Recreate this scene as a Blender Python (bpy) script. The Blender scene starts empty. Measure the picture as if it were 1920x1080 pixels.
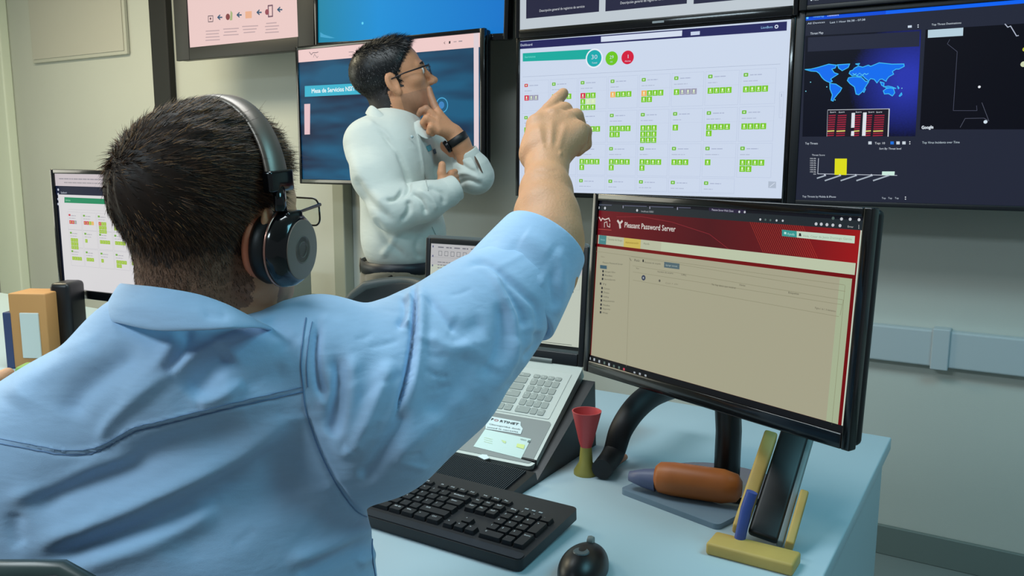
import bpy, bmesh, math, random
import numpy as np
from mathutils import Vector, Matrix
from mathutils.bvhtree import BVHTree
S = bpy.context.scene
COL = S.collection
PI = math.pi
rad = math.radians

# ------------------------------------------------------------------ camera
FOC = 1556.0
YAW, PITCH, ROLL = rad(31.488), rad(8.873), rad(0.234)
CAM = np.array([0.0, 0.0, 1.30])
vf = np.array([-math.sin(YAW) * math.cos(PITCH), math.cos(YAW) * math.cos(PITCH), -math.sin(PITCH)])
vr = np.array([math.cos(YAW), math.sin(YAW), 0.0])
vu = np.cross(vr, vf)
vr, vu = math.cos(ROLL) * vr + math.sin(ROLL) * vu, -math.sin(ROLL) * vr + math.cos(ROLL) * vu
cam_d = bpy.data.cameras.new('camera')
cam_d.sensor_width = 36.0
cam_d.lens = FOC / 1920 * 36.0
cam_d.clip_start = 0.02
cam = bpy.data.objects.new('camera', cam_d)
COL.objects.link(cam)
mw = Matrix.Identity(4)
for i in range(3):
    mw[i][0] = vr[i]; mw[i][1] = vu[i]; mw[i][2] = -vf[i]; mw[i][3] = CAM[i]
cam.matrix_world = mw
S.camera = cam

# ------------------------------------------------------------------ world, lamps, exposure
S.view_settings.view_transform = 'Standard'
S.view_settings.look = 'None'
S.view_settings.gamma = 1
S.view_settings.exposure = 0.08
W = bpy.data.worlds.new('world'); S.world = W; W.use_nodes = True
W.node_tree.nodes['Background'].inputs[0].default_value = (0.62, 0.72, 0.78, 1)
W.node_tree.nodes['Background'].inputs[1].default_value = 0.22

def lamp(name, loc, target, sx, sy, power, col):
    d = bpy.data.lights.new(name, 'AREA'); d.shape = 'RECTANGLE'; d.size = sx; d.size_y = sy
    d.energy = power; d.color = col
    o = bpy.data.objects.new(name, d); COL.objects.link(o)
    o.location = loc
    v = Vector(target) - Vector(loc)
    o.rotation_euler = v.to_track_quat('-Z', 'Y').to_euler()
    return o
lamp('ceiling_lamp', (-3.6, 1.4, 2.62), (-3.6, 1.4, 0), 1.2, .6, 42, (1.0, .88, .60))
lamp('ceiling_lamp', (-1.3, 1.0, 2.62), (-1.3, 1.0, 0), 1.2, .6, 24, (.86, .96, 1.0))
lamp('ceiling_lamp', (0.9, 1.3, 2.62), (0.9, 1.3, 0), 1.2, .6, 22, (.30, .82, 1.0))
lamp('ceiling_lamp', (-1.6, -1.2, 2.62), (-1.6, -1.2, 0), 1.2, .6, 56, (.72, .90, 1.0))  # unseen fill behind the camera, added to brighten the back of the blue shirt
lamp('window_daylight', (-5.3, 0.2, 1.6), (-1.0, 0.8, 1.1), 1.6, 1.4, 26, (1.0, .97, .82))

def ray(x, y): return vf + vr * (x - 960) / FOC - vu * (y - 540) / FOC
def at(x, y, D): return CAM + ray(x, y) * D
def on_z(x, y, z): d = ray(x, y); return CAM + d * ((z - CAM[2]) / d[2])
def on_plane(x, y, p0, n): d = ray(x, y); return CAM + d * (np.dot(np.asarray(p0) - CAM, n) / np.dot(d, n))
def proj(P):
    P = np.asarray(P) - CAM
    z = P @ vf
    return np.stack([960 + FOC * (P @ vr) / z, 540 - FOC * (P @ vu) / z], -1)
def nrm(v): v = np.asarray(v, float); return v / np.linalg.norm(v)

# ------------------------------------------------------------------ materials
def lin(c):
    return tuple(((v / 255) / 12.92 if v / 255 <= .04045 else ((v / 255 + .055) / 1.055) ** 2.4) for v in c)
MATS = {}
def mat(name, col, rough=.5, metal=0, noise=0, nscale=30, bump=0, bscale=200, spec=.5, emit=None, estr=1, coat=0, trans=0, sss=0, sheen=0):
    if name in MATS: return MATS[name]
    m = bpy.data.materials.new(name); m.use_nodes = True
    nt = m.node_tree; b = nt.nodes['Principled BSDF']
    c = lin(col)
    b.inputs['Base Color'].default_value = (*c, 1)
    b.inputs['Roughness'].default_value = rough
    b.inputs['Metallic'].default_value = metal
    b.inputs['Specular IOR Level'].default_value = spec
    b.inputs['Coat Weight'].default_value = coat
    b.inputs['Transmission Weight'].default_value = trans
    b.inputs['Sheen Weight'].default_value = sheen
    if sss:
        b.inputs['Subsurface Weight'].default_value = sss
        b.inputs['Subsurface Radius'].default_value = (.012, .004, .002)
        b.inputs['Subsurface Scale'].default_value = .5
    if emit is not None:
        b.inputs['Emission Color'].default_value = (*lin(emit), 1)
        b.inputs['Emission Strength'].default_value = estr
    tc = None
    if noise:
        tc = nt.nodes.new('ShaderNodeTexCoord')
        n = nt.nodes.new('ShaderNodeTexNoise'); n.inputs['Scale'].default_value = nscale; n.inputs['Detail'].default_value = 5
        r = nt.nodes.new('ShaderNodeMix'); r.data_type = 'RGBA'
        r.inputs[6].default_value = (*[v * (1 - noise) for v in c], 1)
        r.inputs[7].default_value = (*[min(1, v * (1 + noise)) for v in c], 1)
        nt.links.new(tc.outputs['Object'], n.inputs['Vector']); nt.links.new(n.outputs['Fac'], r.inputs[0])
        nt.links.new(r.outputs[2], b.inputs['Base Color'])
    if bump:
        tc = tc or nt.nodes.new('ShaderNodeTexCoord')
        n = nt.nodes.new('ShaderNodeTexNoise'); n.inputs['Scale'].default_value = bscale; n.inputs['Detail'].default_value = 3
        bp = nt.nodes.new('ShaderNodeBump'); bp.inputs['Strength'].default_value = bump; bp.inputs['Distance'].default_value = .002
        nt.links.new(tc.outputs['Object'], n.inputs['Vector']); nt.links.new(n.outputs['Fac'], bp.inputs['Height'])
        nt.links.new(bp.outputs[0], b.inputs['Normal'])
    MATS[name] = m
    return m
def glow(col, k=1.0):
    # a lit screen pixel colour
    name = 'screen_%02x%02x%02x_%d' % (*col, int(k * 100))
    if name in MATS: return MATS[name]
    m = mat(name, (4, 4, 5), rough=.4, spec=.12, emit=col, estr=k)
    return m

# ------------------------------------------------------------------ object helpers
def empty(name, loc=(0, 0, 0), rz=0.0, label=None, cat=None, group=None):
    o = bpy.data.objects.new(name, None); COL.objects.link(o)
    o.location = loc; o.rotation_euler = (0, 0, rz); o.empty_display_size = .05
    return tag(o, label, cat, group)
def tag(o, label=None, cat=None, group=None, kind=None):
    if label: o['label'] = label
    if cat: o['category'] = cat
    if group: o['group'] = group
    if kind: o['kind'] = kind
    return o
def link(name, me, mats, parent=None, smooth=False, world=False):
    for m in (mats if isinstance(mats, (list, tuple)) else [mats]): me.materials.append(m)
    if smooth: me.polygons.foreach_set('use_smooth', [True] * len(me.polygons))
    o = bpy.data.objects.new(name, me); COL.objects.link(o)
    if parent is not None:
        o.parent = parent
        if world:   # mesh data are in world coordinates: keep them where they are
            M = Matrix.Identity(4); q = parent
            chain = []
            while q is not None: chain.append(q); q = q.parent
            for q in reversed(chain):
                M = M @ q.matrix_parent_inverse @ q.matrix_basis
            o.matrix_parent_inverse = M.inverted()
    return o
class MB:
    """collects shapes into one mesh; each shape may choose a material slot"""
    def __init__(s, T=None): s.v = []; s.f = []; s.m = []; s.T = np.eye(4) if T is None else np.array(T, float)
    def add(s, vs, fs, mi=0):
        n = len(s.v)
        vs = np.asarray(vs, float); vs = vs @ s.T[:3, :3].T + s.T[:3, 3]
        s.v.extend(vs.tolist()); s.f.extend([[i + n for i in f] for f in fs]); s.m.extend([mi] * len(fs))
        return s
    def box(s, c, d, bev=0, mi=0, R=None):
        bm = bmesh.new(); bmesh.ops.create_cube(bm, size=1)
        bmesh.ops.scale(bm, vec=d, verts=bm.verts)
        if bev: bmesh.ops.bevel(bm, geom=list(bm.edges), offset=min(bev, min(d) * .49), segments=3, profile=.5, affect='EDGES')
        bm.verts.index_update()
        vs = np.array([v.co[:] for v in bm.verts])
        if R is not None: vs = vs @ np.array(R).T
        fs = [[v.index for v in f.verts] for f in bm.faces]; bm.free()
        return s.add(vs + np.asarray(c, float), fs, mi)
    def prism(s, pts, z0, z1, mi=0, R=None, o=(0, 0, 0)):
        n = len(pts)
        vs = np.array([(p[0], p[1], z0) for p in pts] + [(p[0], p[1], z1) for p in pts], float)
        if R is not None: vs = vs @ np.array(R).T
        fs = [list(range(n))[::-1], list(range(n, 2 * n))] + [[i, (i + 1) % n, (i + 1) % n + n, i + n] for i in range(n)]
        return s.add(vs + np.asarray(o, float), fs, mi)
    def tube(s, pts, r, n=10, mi=0, cap=True, flat=None, up=(0, 0, 1)):
        pts = np.asarray(pts, float); k = len(pts)
        rs = np.full(k, r) if np.isscalar(r) else np.asarray(r, float)
        vs = []; prev = None
        for i in range(k):
            t = nrm(pts[min(i + 1, k - 1)] - pts[max(i - 1, 0)])
            a = np.asarray(up, float) if prev is None else prev
            a = a - t * np.dot(a, t)
            if np.linalg.norm(a) < 1e-4: a = np.cross(t, (1, .3, .2))
            a = nrm(a); b = np.cross(t, a); prev = a
            for j in range(n):
                th = 2 * PI * j / n
                vs.append(pts[i] + rs[i] * (a * math.cos(th) * (flat or 1) + b * math.sin(th)))
        fs = [[i * n + j, i * n + (j + 1) % n, (i + 1) * n + (j + 1) % n, (i + 1) * n + j] for i in range(k - 1) for j in range(n)]
        if cap: fs += [list(range(n))[::-1], [(k - 1) * n + j for j in range(n)]]
        return s.add(vs, fs, mi)
    def lathe(s, prof, n=40, mi=0, R=None, o=(0, 0, 0)):
        # prof: (radius, height) along +Z
        vs = []; k = len(prof)
        for r, h in prof:
            for j in range(n): vs.append((r * math.cos(2 * PI * j / n), r * math.sin(2 * PI * j / n), h))
        vs = np.array(vs)
        if R is not None: vs = vs @ np.array(R).T
        fs = [[i * n + j, i * n + (j + 1) % n, (i + 1) * n + (j + 1) % n, (i + 1) * n + j] for i in range(k - 1) for j in range(n)]
        fs += [list(range(n))[::-1], [(k - 1) * n + j for j in range(n)]]
        return s.add(vs + np.asarray(o, float), fs, mi)
    def grid(s, rows, mi=0, closed=False):
        rows = np.asarray(rows, float); a, b, _ = rows.shape
        fs = []
        for i in range(a - 1):
            for j in range(b if closed else b - 1):
                fs.append([i * b + j, i * b + (j + 1) % b, (i + 1) * b + (j + 1) % b, (i + 1) * b + j])
        return s.add(rows.reshape(-1, 3), fs, mi)
    def mesh(s, name):
        me = bpy.data.meshes.new(name); me.from_pydata(s.v, [], s.f)
        me.polygons.foreach_set('material_index', s.m); me.update()
        return me
    def build(s, name, mats, parent=None, smooth=False, world=False, fix=True, auto=None):
        me = s.mesh(name)
        if fix:
            bm = bmesh.new(); bm.from_mesh(me); bmesh.ops.recalc_face_normals(bm, faces=bm.faces); bm.to_mesh(me); bm.free()
        o = link(name, me, mats, parent, smooth, world)
        if auto is not None:
            me.polygons.foreach_set('use_smooth', [True] * len(me.polygons))
            me.set_sharp_from_angle(angle=rad(auto))
        return o
def frame(o, x, y, z):
    T = np.eye(4); T[:3, 0] = x; T[:3, 1] = y; T[:3, 2] = z; T[:3, 3] = o; return T
def rrect(w, h, r, n=5, cx=0, cy=0):
    p = []
    for sx, sy, a0 in ((1, 1, 0), (-1, 1, 90), (-1, -1, 180), (1, -1, 270)):
        for k in range(n + 1):
            a = rad(a0 + 90 * k / n)
            p.append((cx + sx * (w / 2 - r) + r * math.cos(a), cy + sy * (h / 2 - r) + r * math.sin(a)))
    return p
def smooth_path(pts, n=40):
    P = np.asarray(pts, float); m = len(P)
    if m < 3: return np.array([P[0] + (P[-1] - P[0]) * t for t in np.linspace(0, 1, n)])
    Q = np.vstack([2 * P[0] - P[1], P, 2 * P[-1] - P[-2]]); out = []
    for t in np.linspace(0, m - 1 - 1e-9, n):
        i = int(t); u = t - i; p0, p1, p2, p3 = Q[i:i + 4]
        out.append(.5 * ((2 * p1) + (-p0 + p2) * u + (2 * p0 - 5 * p1 + 4 * p2 - p3) * u * u + (-p0 + 3 * p1 - 3 * p2 + p3) * u ** 3))
    return np.array(out)

# ------------------------------------------------------------------ flat graphics for screens, labels and signs
_tc = {}
def text_mesh(txt):
    if txt in _tc: return _tc[txt]
    cu = bpy.data.curves.new('t', 'FONT'); cu.body = txt; cu.size = 1; cu.resolution_u = 2
    ob = bpy.data.objects.new('t', cu)
    me = bpy.data.meshes.new_from_object(ob)
    v = np.array([p.co[:] for p in me.vertices]); f = [list(p.vertices) for p in me.polygons]
    bpy.data.objects.remove(ob); bpy.data.curves.remove(cu); bpy.data.meshes.remove(me)
    v = v.reshape(-1, 3)
    _tc[txt] = (v, f)
    return _tc[txt]
class Canvas:
    """2-D drawing on a real flat surface. T maps (u right, v up, w out) in metres to the parent's space."""
    def __init__(s, T, k=1.0, lit=True): s.mb = MB(T); s.k = k; s.lit = lit; s.cols = {}; s.mats = []
    def mi(s, col):
        if col not in s.cols:
            s.cols[col] = len(s.mats)
            s.mats.append(glow(col, s.k) if s.lit else mat('print_%02x%02x%02x' % col, col, rough=.6))
        return s.cols[col]
    def poly(s, pts, col, l=1):
        s.mb.add([(p[0], p[1], l * .0003) for p in pts], [list(range(len(pts)))], s.mi(col)); return s
    def rect(s, x0, y0, x1, y1, col, l=1): return s.poly([(x0, y0), (x1, y0), (x1, y1), (x0, y1)], col, l)
    def rr(s, x0, y0, x1, y1, r, col, l=1): return s.poly(rrect(abs(x1 - x0), abs(y1 - y0), r, 4, (x0 + x1) / 2, (y0 + y1) / 2), col, l)
    def disc(s, x, y, r, col, l=1, n=28): return s.poly([(x + r * math.cos(2 * PI * i / n), y + r * math.sin(2 * PI * i / n)) for i in range(n)], col, l)
    def line(s, pts, w, col, l=1):
        for a, b in zip(pts[:-1], pts[1:]):
            a = np.array(a, float); b = np.array(b, float); d = b - a; L = np.hypot(*d)
            if L < 1e-9: continue
            n = np.array([-d[1], d[0]]) / L * w / 2; e = d / L * w * .3
            s.poly([a - n - e, b - n + e, b + n + e, a + n - e], col, l)
        return s
    def box(s, x0, y0, x1, y1, w, col, l=1): return s.line([(x0, y0), (x1, y0), (x1, y1), (x0, y1), (x0, y0)], w, col, l)
    def text(s, x, y, h, txt, col, l=3, w=None, center=False, rot=0, bold=0):
        v, f = text_mesh(txt)
        if not len(f): return s
        V = v.copy() * h / .72
        if w: V[:, 0] *= w / max(V[:, 0].max(), 1e-6)
        if center: V[:, 0] -= V[:, 0].max() / 2
        c_, s_ = math.cos(rot), math.sin(rot)
        V[:, :2] = np.stack([V[:, 0] * c_ - V[:, 1] * s_, V[:, 0] * s_ + V[:, 1] * c_], 1)
        V[:, 0] += x; V[:, 1] += y; V[:, 2] = l * .0003
        s.mb.add(V, f, s.mi(col))
        if bold:
            W2 = V.copy(); W2[:, 0] += bold; W2[:, 2] += .0001; s.mb.add(W2, f, s.mi(col))
            W2 = V.copy(); W2[:, 1] += bold; W2[:, 2] += .0001; s.mb.add(W2, f, s.mi(col))
        return s
    def build(s, name, parent, world=False): return s.mb.build(name, s.mats, parent, fix=False, world=world)

# ------------------------------------------------------------------ signed-distance modelling (one continuous skin or cloth surface)
class SDF:
    def __init__(s): s.p = []
    def rc(s, a, b, ra, rb, k=.02, op=1, sq=None):
        a = np.asarray(a, float); b = np.asarray(b, float)
        s.p.append(('rc', a, b, ra, rb, k, op, (a + b) / 2, np.linalg.norm(a - b) / 2 + max(ra, rb))); return s
    def chain(s, pts, rs, k=.02, op=1):
        for i in range(len(pts) - 1): s.rc(pts[i], pts[i + 1], rs[i], rs[i + 1], k if i == 0 else min(k, .012) if False else k, op)
        return s
    def el(s, c, r, M=None, k=.02, op=1):
        M = np.eye(3) if M is None else np.asarray(M, float)   # columns = axes
        s.p.append(('el', np.asarray(c, float), np.asarray(r, float), M, None, k, op, np.asarray(c, float), max(r))); return s
    def half(s, p, n, k=.002):
        s.p.append(('hs', np.asarray(p, float), nrm(n), None, None, k, -1, None, None)); return s   # cuts away the side n points to
    def xform(s, T):
        T = np.asarray(T, float); R = T[:3, :3]; sc = np.cbrt(abs(np.linalg.det(R))); o = T[:3, 3]; Rn = R / sc
        q = SDF()
        for t in s.p:
            if t[0] == 'rc': q.rc(R @ t[1] + o, R @ t[2] + o, t[3] * sc, t[4] * sc, t[5] * sc, t[6])
            elif t[0] == 'el': q.el(R @ t[1] + o, t[2] * sc, Rn @ t[3], t[5] * sc, t[6])
            else: q.half(R @ t[1] + o, Rn @ t[2], t[5] * sc)
        return q
    def join(s, o): s.p += o.p; return s
    @staticmethod
    def prim(t, P):
        if t[0] == 'rc':
            a, b, ra, rb = t[1:5]; ba = b - a; L = np.dot(ba, ba)
            pa = P - a; h = np.clip((pa @ ba) / (L + 1e-12), 0, 1)
            d = pa - h[..., None] * ba
            return np.sqrt((d * d).sum(-1)) - (ra + (rb - ra) * h)
        if t[0] == 'el':
            c, r, M = t[1:4]; q = (P - c) @ M
            k0 = np.sqrt(((q / r) ** 2).sum(-1)); k1 = np.sqrt(((q / (r * r)) ** 2).sum(-1))
            return np.where(k1 > 1e-9, k0 * (k0 - 1) / np.maximum(k1, 1e-9), -r.min())
        return (P - t[1]) @ t[2]
    def ev(s, P, d=None):
        P = np.asarray(P, np.float32)
        d = np.full(P.shape[:-1], 1.0, np.float32)
        for t in s.p:
            k = t[5]; op = t[6]
            if t[7] is not None and P.ndim == 3:      # block array: touch only the near blocks
                c = (P[:, 0] + P[:, -1]) / 2; hs = np.linalg.norm(P[:, -1] - P[:, 0], axis=-1) / 2
                sel = np.linalg.norm(c - t[7], axis=-1) < t[8] + hs + k + .012
                if not sel.any(): continue
                q = SDF.prim(t, P[sel]); e = d[sel]
            else: sel = slice(None); q = SDF.prim(t, P); e = d
            q = q.astype(np.float32)
            if op == 1:
                h = np.maximum(k - np.abs(e - q), 0) / k; e = np.minimum(e, q) - h * h * k * .25
            else:
                q = -q if t[0] != 'hs' else q
                h = np.maximum(k - np.abs(e - q), 0) / k; e = np.maximum(e, q) + h * h * k * .25
            d[sel] = e
        return d
    def mesh(s, vox, name='skin', relax=1):
        B = 8
        lo = np.full(3, 1e9); hi = np.full(3, -1e9)
        for t in s.p:
            if t[6] == 1: lo = np.minimum(lo, t[7] - t[8] - t[5]); hi = np.maximum(hi, t[7] + t[8] + t[5])
        lo -= 3 * vox; hi += 3 * vox
        nb = np.ceil((hi - lo) / vox / B).astype(int) + 1
        act = np.zeros(nb, bool)
        bc = np.stack(np.meshgrid(*[np.arange(n) for n in nb], indexing='ij'), -1)
        ctr = lo + (bc + .5) * B * vox; hd = B * vox * .87
        for t in s.p:
            if t[6] == 1:
                if t[0] == 'rc':
                    dd = SDF.prim(t, ctr); act |= (dd < hd + t[5] + .006)
                else: act |= np.linalg.norm(ctr - t[7], axis=-1) < t[8] + hd + t[5]
        idx = np.argwhere(act)
        off = np.stack(np.meshgrid(*[np.arange(B)] * 3, indexing='ij'), -1).reshape(-1, 3)
        G = np.full(nb * B, 1.0, np.float32)
        for c0 in range(0, len(idx), 3000):
            ii = idx[c0:c0 + 3000]
            gi = ii[:, None, :] * B + off[None]
            P = (lo + gi * vox).astype(np.float32)
            G[gi[..., 0], gi[..., 1], gi[..., 2]] = s.ev(P)
        I = G < 0
        cnt = np.zeros(np.array(G.shape) - 1, np.int8)
        for a in (0, 1):
            for b in (0, 1):
                for c in (0, 1):
                    cnt += I[a:I.shape[0] - 1 + a, b:I.shape[1] - 1 + b, c:I.shape[2] - 1 + c]
        cell = (cnt > 0) & (cnt < 8)
        cid = np.full(cell.shape, -1, np.int64); cc = np.argwhere(cell); cid[cell] = np.arange(len(cc))
        acc = np.zeros((len(cc), 3)); num = np.zeros(len(cc))
        offs = [(a, b, c) for a in (0, 1) for b in (0, 1) for c in (0, 1)]
        val = {o: G[cc[:, 0] + o[0], cc[:, 1] + o[1], cc[:, 2] + o[2]] for o in offs}
        for o in offs:
            for ax in range(3):
                if o[ax] == 0:
                    p = list(o); p[ax] = 1; p = tuple(p)
                    v0, v1 = val[o], val[p]; m = (v0 < 0) != (v1 < 0)
                    t = np.where(m, v0 / (v0 - v1 + 1e-20), 0)
                    pt = np.array(o, float)[None].repeat(len(cc), 0); pt[:, ax] = t
                    acc[m] += pt[m]; num[m] += 1
        V = lo + (cc + acc / num[:, None]) * vox
        Q = []
        for ax in range(3):
            sl0 = [slice(None)] * 3; sl1 = [slice(None)] * 3
            sl0[ax] = slice(0, -1); sl1[ax] = slice(1, None)
            A = I[tuple(sl0)]; C = I[tuple(sl1)]
            e = np.argwhere(A != C); u, w = [(1, 2), (2, 0), (0, 1)][ax]
            e = e[(e[:, u] > 0) & (e[:, w] > 0)]
            e = e[(e[:, u] < cell.shape[u]) & (e[:, w] < cell.shape[w])]
            def g(du, dw):
                z = e.copy(); z[:, u] += du; z[:, w] += dw; return cid[z[:, 0], z[:, 1], z[:, 2]]
            q = np.stack([g(-1, -1), g(0, -1), g(0, 0), g(-1, 0)], 1)
            inn = A[e[:, 0], e[:, 1], e[:, 2]]
            q = np.where(inn[:, None], q, q[:, ::-1]); Q.append(q[(q >= 0).all(1)])
        Q = np.concatenate(Q)
        # relax, then drop onto the surface
        for it in range(relax + 1):
            if it < relax:
                e = np.concatenate([Q[:, [0, 1]], Q[:, [1, 2]], Q[:, [2, 3]], Q[:, [3, 0]]])
                sm = np.zeros_like(V); n = np.zeros(len(V))
                for a, b in ((0, 1), (1, 0)):
                    np.add.at(sm, e[:, a], V[e[:, b]]); np.add.at(n, e[:, a], 1)
                V = V * .4 + .6 * sm / np.maximum(n, 1)[:, None]
            V = s.project(V, vox)
        me = bpy.data.meshes.new(name)
        set_mesh(me, V, Q)
        return me
    def blockev(s, P):
        # evaluate loose points in spatially sorted blocks so that far shapes are skipped
        n = len(P); key = np.floor(P / .06).astype(np.int64)
        order = np.lexsort((key[:, 2], key[:, 1], key[:, 0])); K = key[order]
        cut = np.flatnonzero(np.any(K[1:] != K[:-1], axis=1)) + 1
        out = np.empty(n, np.float32)
        for g in np.split(order, cut):
            q = P[g]; c = q.mean(0); h = np.linalg.norm(q - c, axis=1).max()
            z = SDF(); z.p = [t for t in s.p if t[7] is None or np.linalg.norm(c - t[7]) < t[8] + h + t[5] + .012]
            out[g] = z.ev(q) if z.p else 1
        return out
    def project(s, V, vox):
        e = .0008
        d = s.blockev(V); g = np.stack([s.blockev(V + np.eye(3)[i] * e) - d for i in range(3)], 1) / e
        L = np.linalg.norm(g, axis=1); L = np.maximum(L, .3)
        st = np.clip(d / L, -vox, vox)
        return V - g / L[:, None] * st[:, None]
def set_mesh(me, V, Q):
    V = np.asarray(V, np.float32); Q = np.asarray(Q)
    me.vertices.add(len(V)); me.vertices.foreach_set('co', V.ravel())
    me.loops.add(Q.size); me.loops.foreach_set('vertex_index', Q.ravel().astype(np.int32))
    me.polygons.add(len(Q)); me.polygons.foreach_set('loop_start', np.arange(0, Q.size, Q.shape[1], dtype=np.int32))
    me.polygons.foreach_set('use_smooth', [True] * len(Q))
    me.update(calc_edges=True); me.validate()
def subdivide(me, levels=1):
    o = bpy.data.objects.new('tmp', me); COL.objects.link(o)
    m = o.modifiers.new('s', 'SUBSURF'); m.levels = levels; m.subdivision_type = 'CATMULL_CLARK'
    dg = bpy.context.evaluated_depsgraph_get(); dg.update()
    n = bpy.data.meshes.new_from_object(o.evaluated_get(dg))
    bpy.data.objects.remove(o); n.name = me.name
    n.polygons.foreach_set('use_smooth', [True] * len(n.polygons))
    return n
def getv(me):
    a = np.empty(len(me.vertices) * 3, np.float32); me.vertices.foreach_get('co', a); return a.reshape(-1, 3).astype(float)
def getn(me):
    a = np.empty(len(me.vertices) * 3, np.float32); me.vertex_normals.foreach_get('vector', a); return a.reshape(-1, 3).astype(float)
def setv(me, V): me.vertices.foreach_set('co', np.asarray(V, np.float32).ravel()); me.update()
def seg_dist(P, path):
    """distance and signed side of 2-D points to a polyline, with the parameter along it"""
    best = np.full(len(P), 1e9); side = np.zeros(len(P)); par = np.zeros(len(P)); n = len(path) - 1
    for i in range(n):
        a, b = path[i], path[i + 1]; d = b - a; L = d @ d + 1e-9
        h = np.clip(((P - a) @ d) / L, 0, 1); q = P - a - h[:, None] * d
        r = np.hypot(q[:, 0], q[:, 1]); m = r < best
        best[m] = r[m]; par[m] = (i + h[m]) / n
        side[m] = np.sign(d[0] * q[m, 1] - d[1] * q[m, 0])
    return best, side, par
def sculpt(me, strokes, dmax=None):
    """cloth folds as real relief. stroke = (points in photo px, width px, height m[, sharpness side])"""
    V = getv(me); N = getn(me); P = proj(V); D = (V - CAM) @ vf
    face = np.clip(-(N * (V - CAM) / np.linalg.norm(V - CAM, axis=1)[:, None]).sum(1) * 4, 0, 1)
    off = np.zeros(len(V))
    for st in strokes:
        pts, w, h = st[:3]; asym = st[3] if len(st) > 3 else 0
        path = smooth_path(pts, max(8, 5 * len(pts)))
        lo = path.min(0) - 3.2 * w; hi = path.max(0) + 3.2 * w
        s = np.flatnonzero((P[:, 0] > lo[0]) & (P[:, 0] < hi[0]) & (P[:, 1] > lo[1]) & (P[:, 1] < hi[1]) & (face > 0))
        if not len(s): continue
        d, sd, t = seg_dist(P[s], path)
        ww = w * np.where(sd * asym > 0, .3, 1.0)
        end = np.clip(np.minimum(t, 1 - t) * 5, 0, 1); end = end * end * (3 - 2 * end)
        off[s] += h * np.exp(-(d / ww) ** 2) * (.15 + .85 * end) * (t * 0 + 1)
    V += N * (off * face)[:, None]
    setv(me, V)

# ================================================================== the room
M_wall = mat('wall_paint', (198, 201, 193), rough=.75, noise=.03, nscale=3, bump=.15, bscale=300)
M_black = mat('black_plastic', (14, 15, 18), rough=.38, bump=.05, bscale=900)
M_gloss = mat('gloss_black', (8, 9, 12), rough=.14, coat=.3)
M_desk = mat('white_laminate', (178, 198, 206), rough=.42, noise=.02, nscale=8)
M_grey = mat('grey_plastic', (120, 126, 124), rough=.5)
M_steel = mat('brushed_steel', (170, 172, 172), rough=.35, metal=1)
YW = 2.88
def struct(name, mb, m, **k):
    o = mb.build(name, m, **k); o['kind'] = 'structure'; return o
struct('wall_back', MB().box((-1.7, YW + .05, 1.4), (8.4, .1, 2.8)), M_wall)
struct('wall_left', MB().box((-5.75, .4, 1.4), (.1, 5.0, 2.8)), M_wall)
struct('floor', MB().box((-1.7, .4, -.05), (8.2, 5.2, .1)),
       mat('floor_tile', (128, 136, 134), rough=.45, noise=.06, nscale=4))
struct('ceiling', MB().box((-1.7, .4, 2.8), (8.2, 5.2, .1)), mat('ceiling_tile', (190, 192, 188), rough=.9, noise=.04, nscale=60))
struct('baseboard_back', MB().box((-1.7, YW - .008, .05), (8.0, .016, .1), .003), mat('baseboard_grey', (112, 124, 120), rough=.5))
struct('window_1', MB().box((-5.69, 1.0, 1.45), (.02, 1.5, 1.3), mi=1).box((-5.685, .23, 1.45), (.05, .05, 1.4)).box((-5.685, 1.77, 1.45), (.05, .05, 1.4))
       .box((-5.685, 1.0, .78), (.05, 1.6, .05)).box((-5.685, 1.0, 2.12), (.05, 1.6, .05)).box((-5.685, 1.0, 1.45), (.05, .03, 1.3)),
       [mat('window_frame', (210, 214, 205), rough=.5), mat('daylit_pane', (200, 210, 200), rough=.4, emit=(226, 238, 214), estr=1.1)])
# bright jamb of the opening at the far left end of the back wall
struct('trim_1', MB().box((-5.52, YW - .03, 1.4), (.26, .06, 2.74), .01), mat('bright_jamb', (236, 244, 226), rough=.5))
# cable conduit along the wall, hip height, with a joint
o = MB().box((.75, YW - .02, .72), (2.9, .04, .115), .006, mi=0).box((-.18, YW - .024, .72), (.05, .05, .13), .004).box((1.1, YW - .024, .72), (.05, .05, .13), .004).build('cable_trunking', mat('trunking_white', (184, 194, 198), rough=.5))
tag(o, 'white plastic cable trunking running along the wall right of the password screen monitor', 'cable trunking')
# slim service riser seen left of the standing man
struct('trim_2', MB().box((-2.66, YW - .03, 1.05), (.07, .06, 2.1), .006), mat('riser_grey', (160, 164, 150), rough=.6))
struct('trim_3', MB().box((-3.90, YW - .02, 1.4), (.14, .04, 2.74), .008), mat('pillar_black', (10, 11, 12), rough=.6))
# faint whiteboard high on the wall at left
o = MB().box((-4.66, YW - .012, 2.22), (.92, .02, .74), .004).box((-4.66, YW - .024, 2.22), (.88, .006, .70), mi=1).build('wall_panel', [mat('panel_edge', (190, 191, 180), rough=.5), mat('panel_face', (192, 190, 180), rough=.35)])
tag(o, 'pale blank board on the wall left of the black pillar', 'board')

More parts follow.
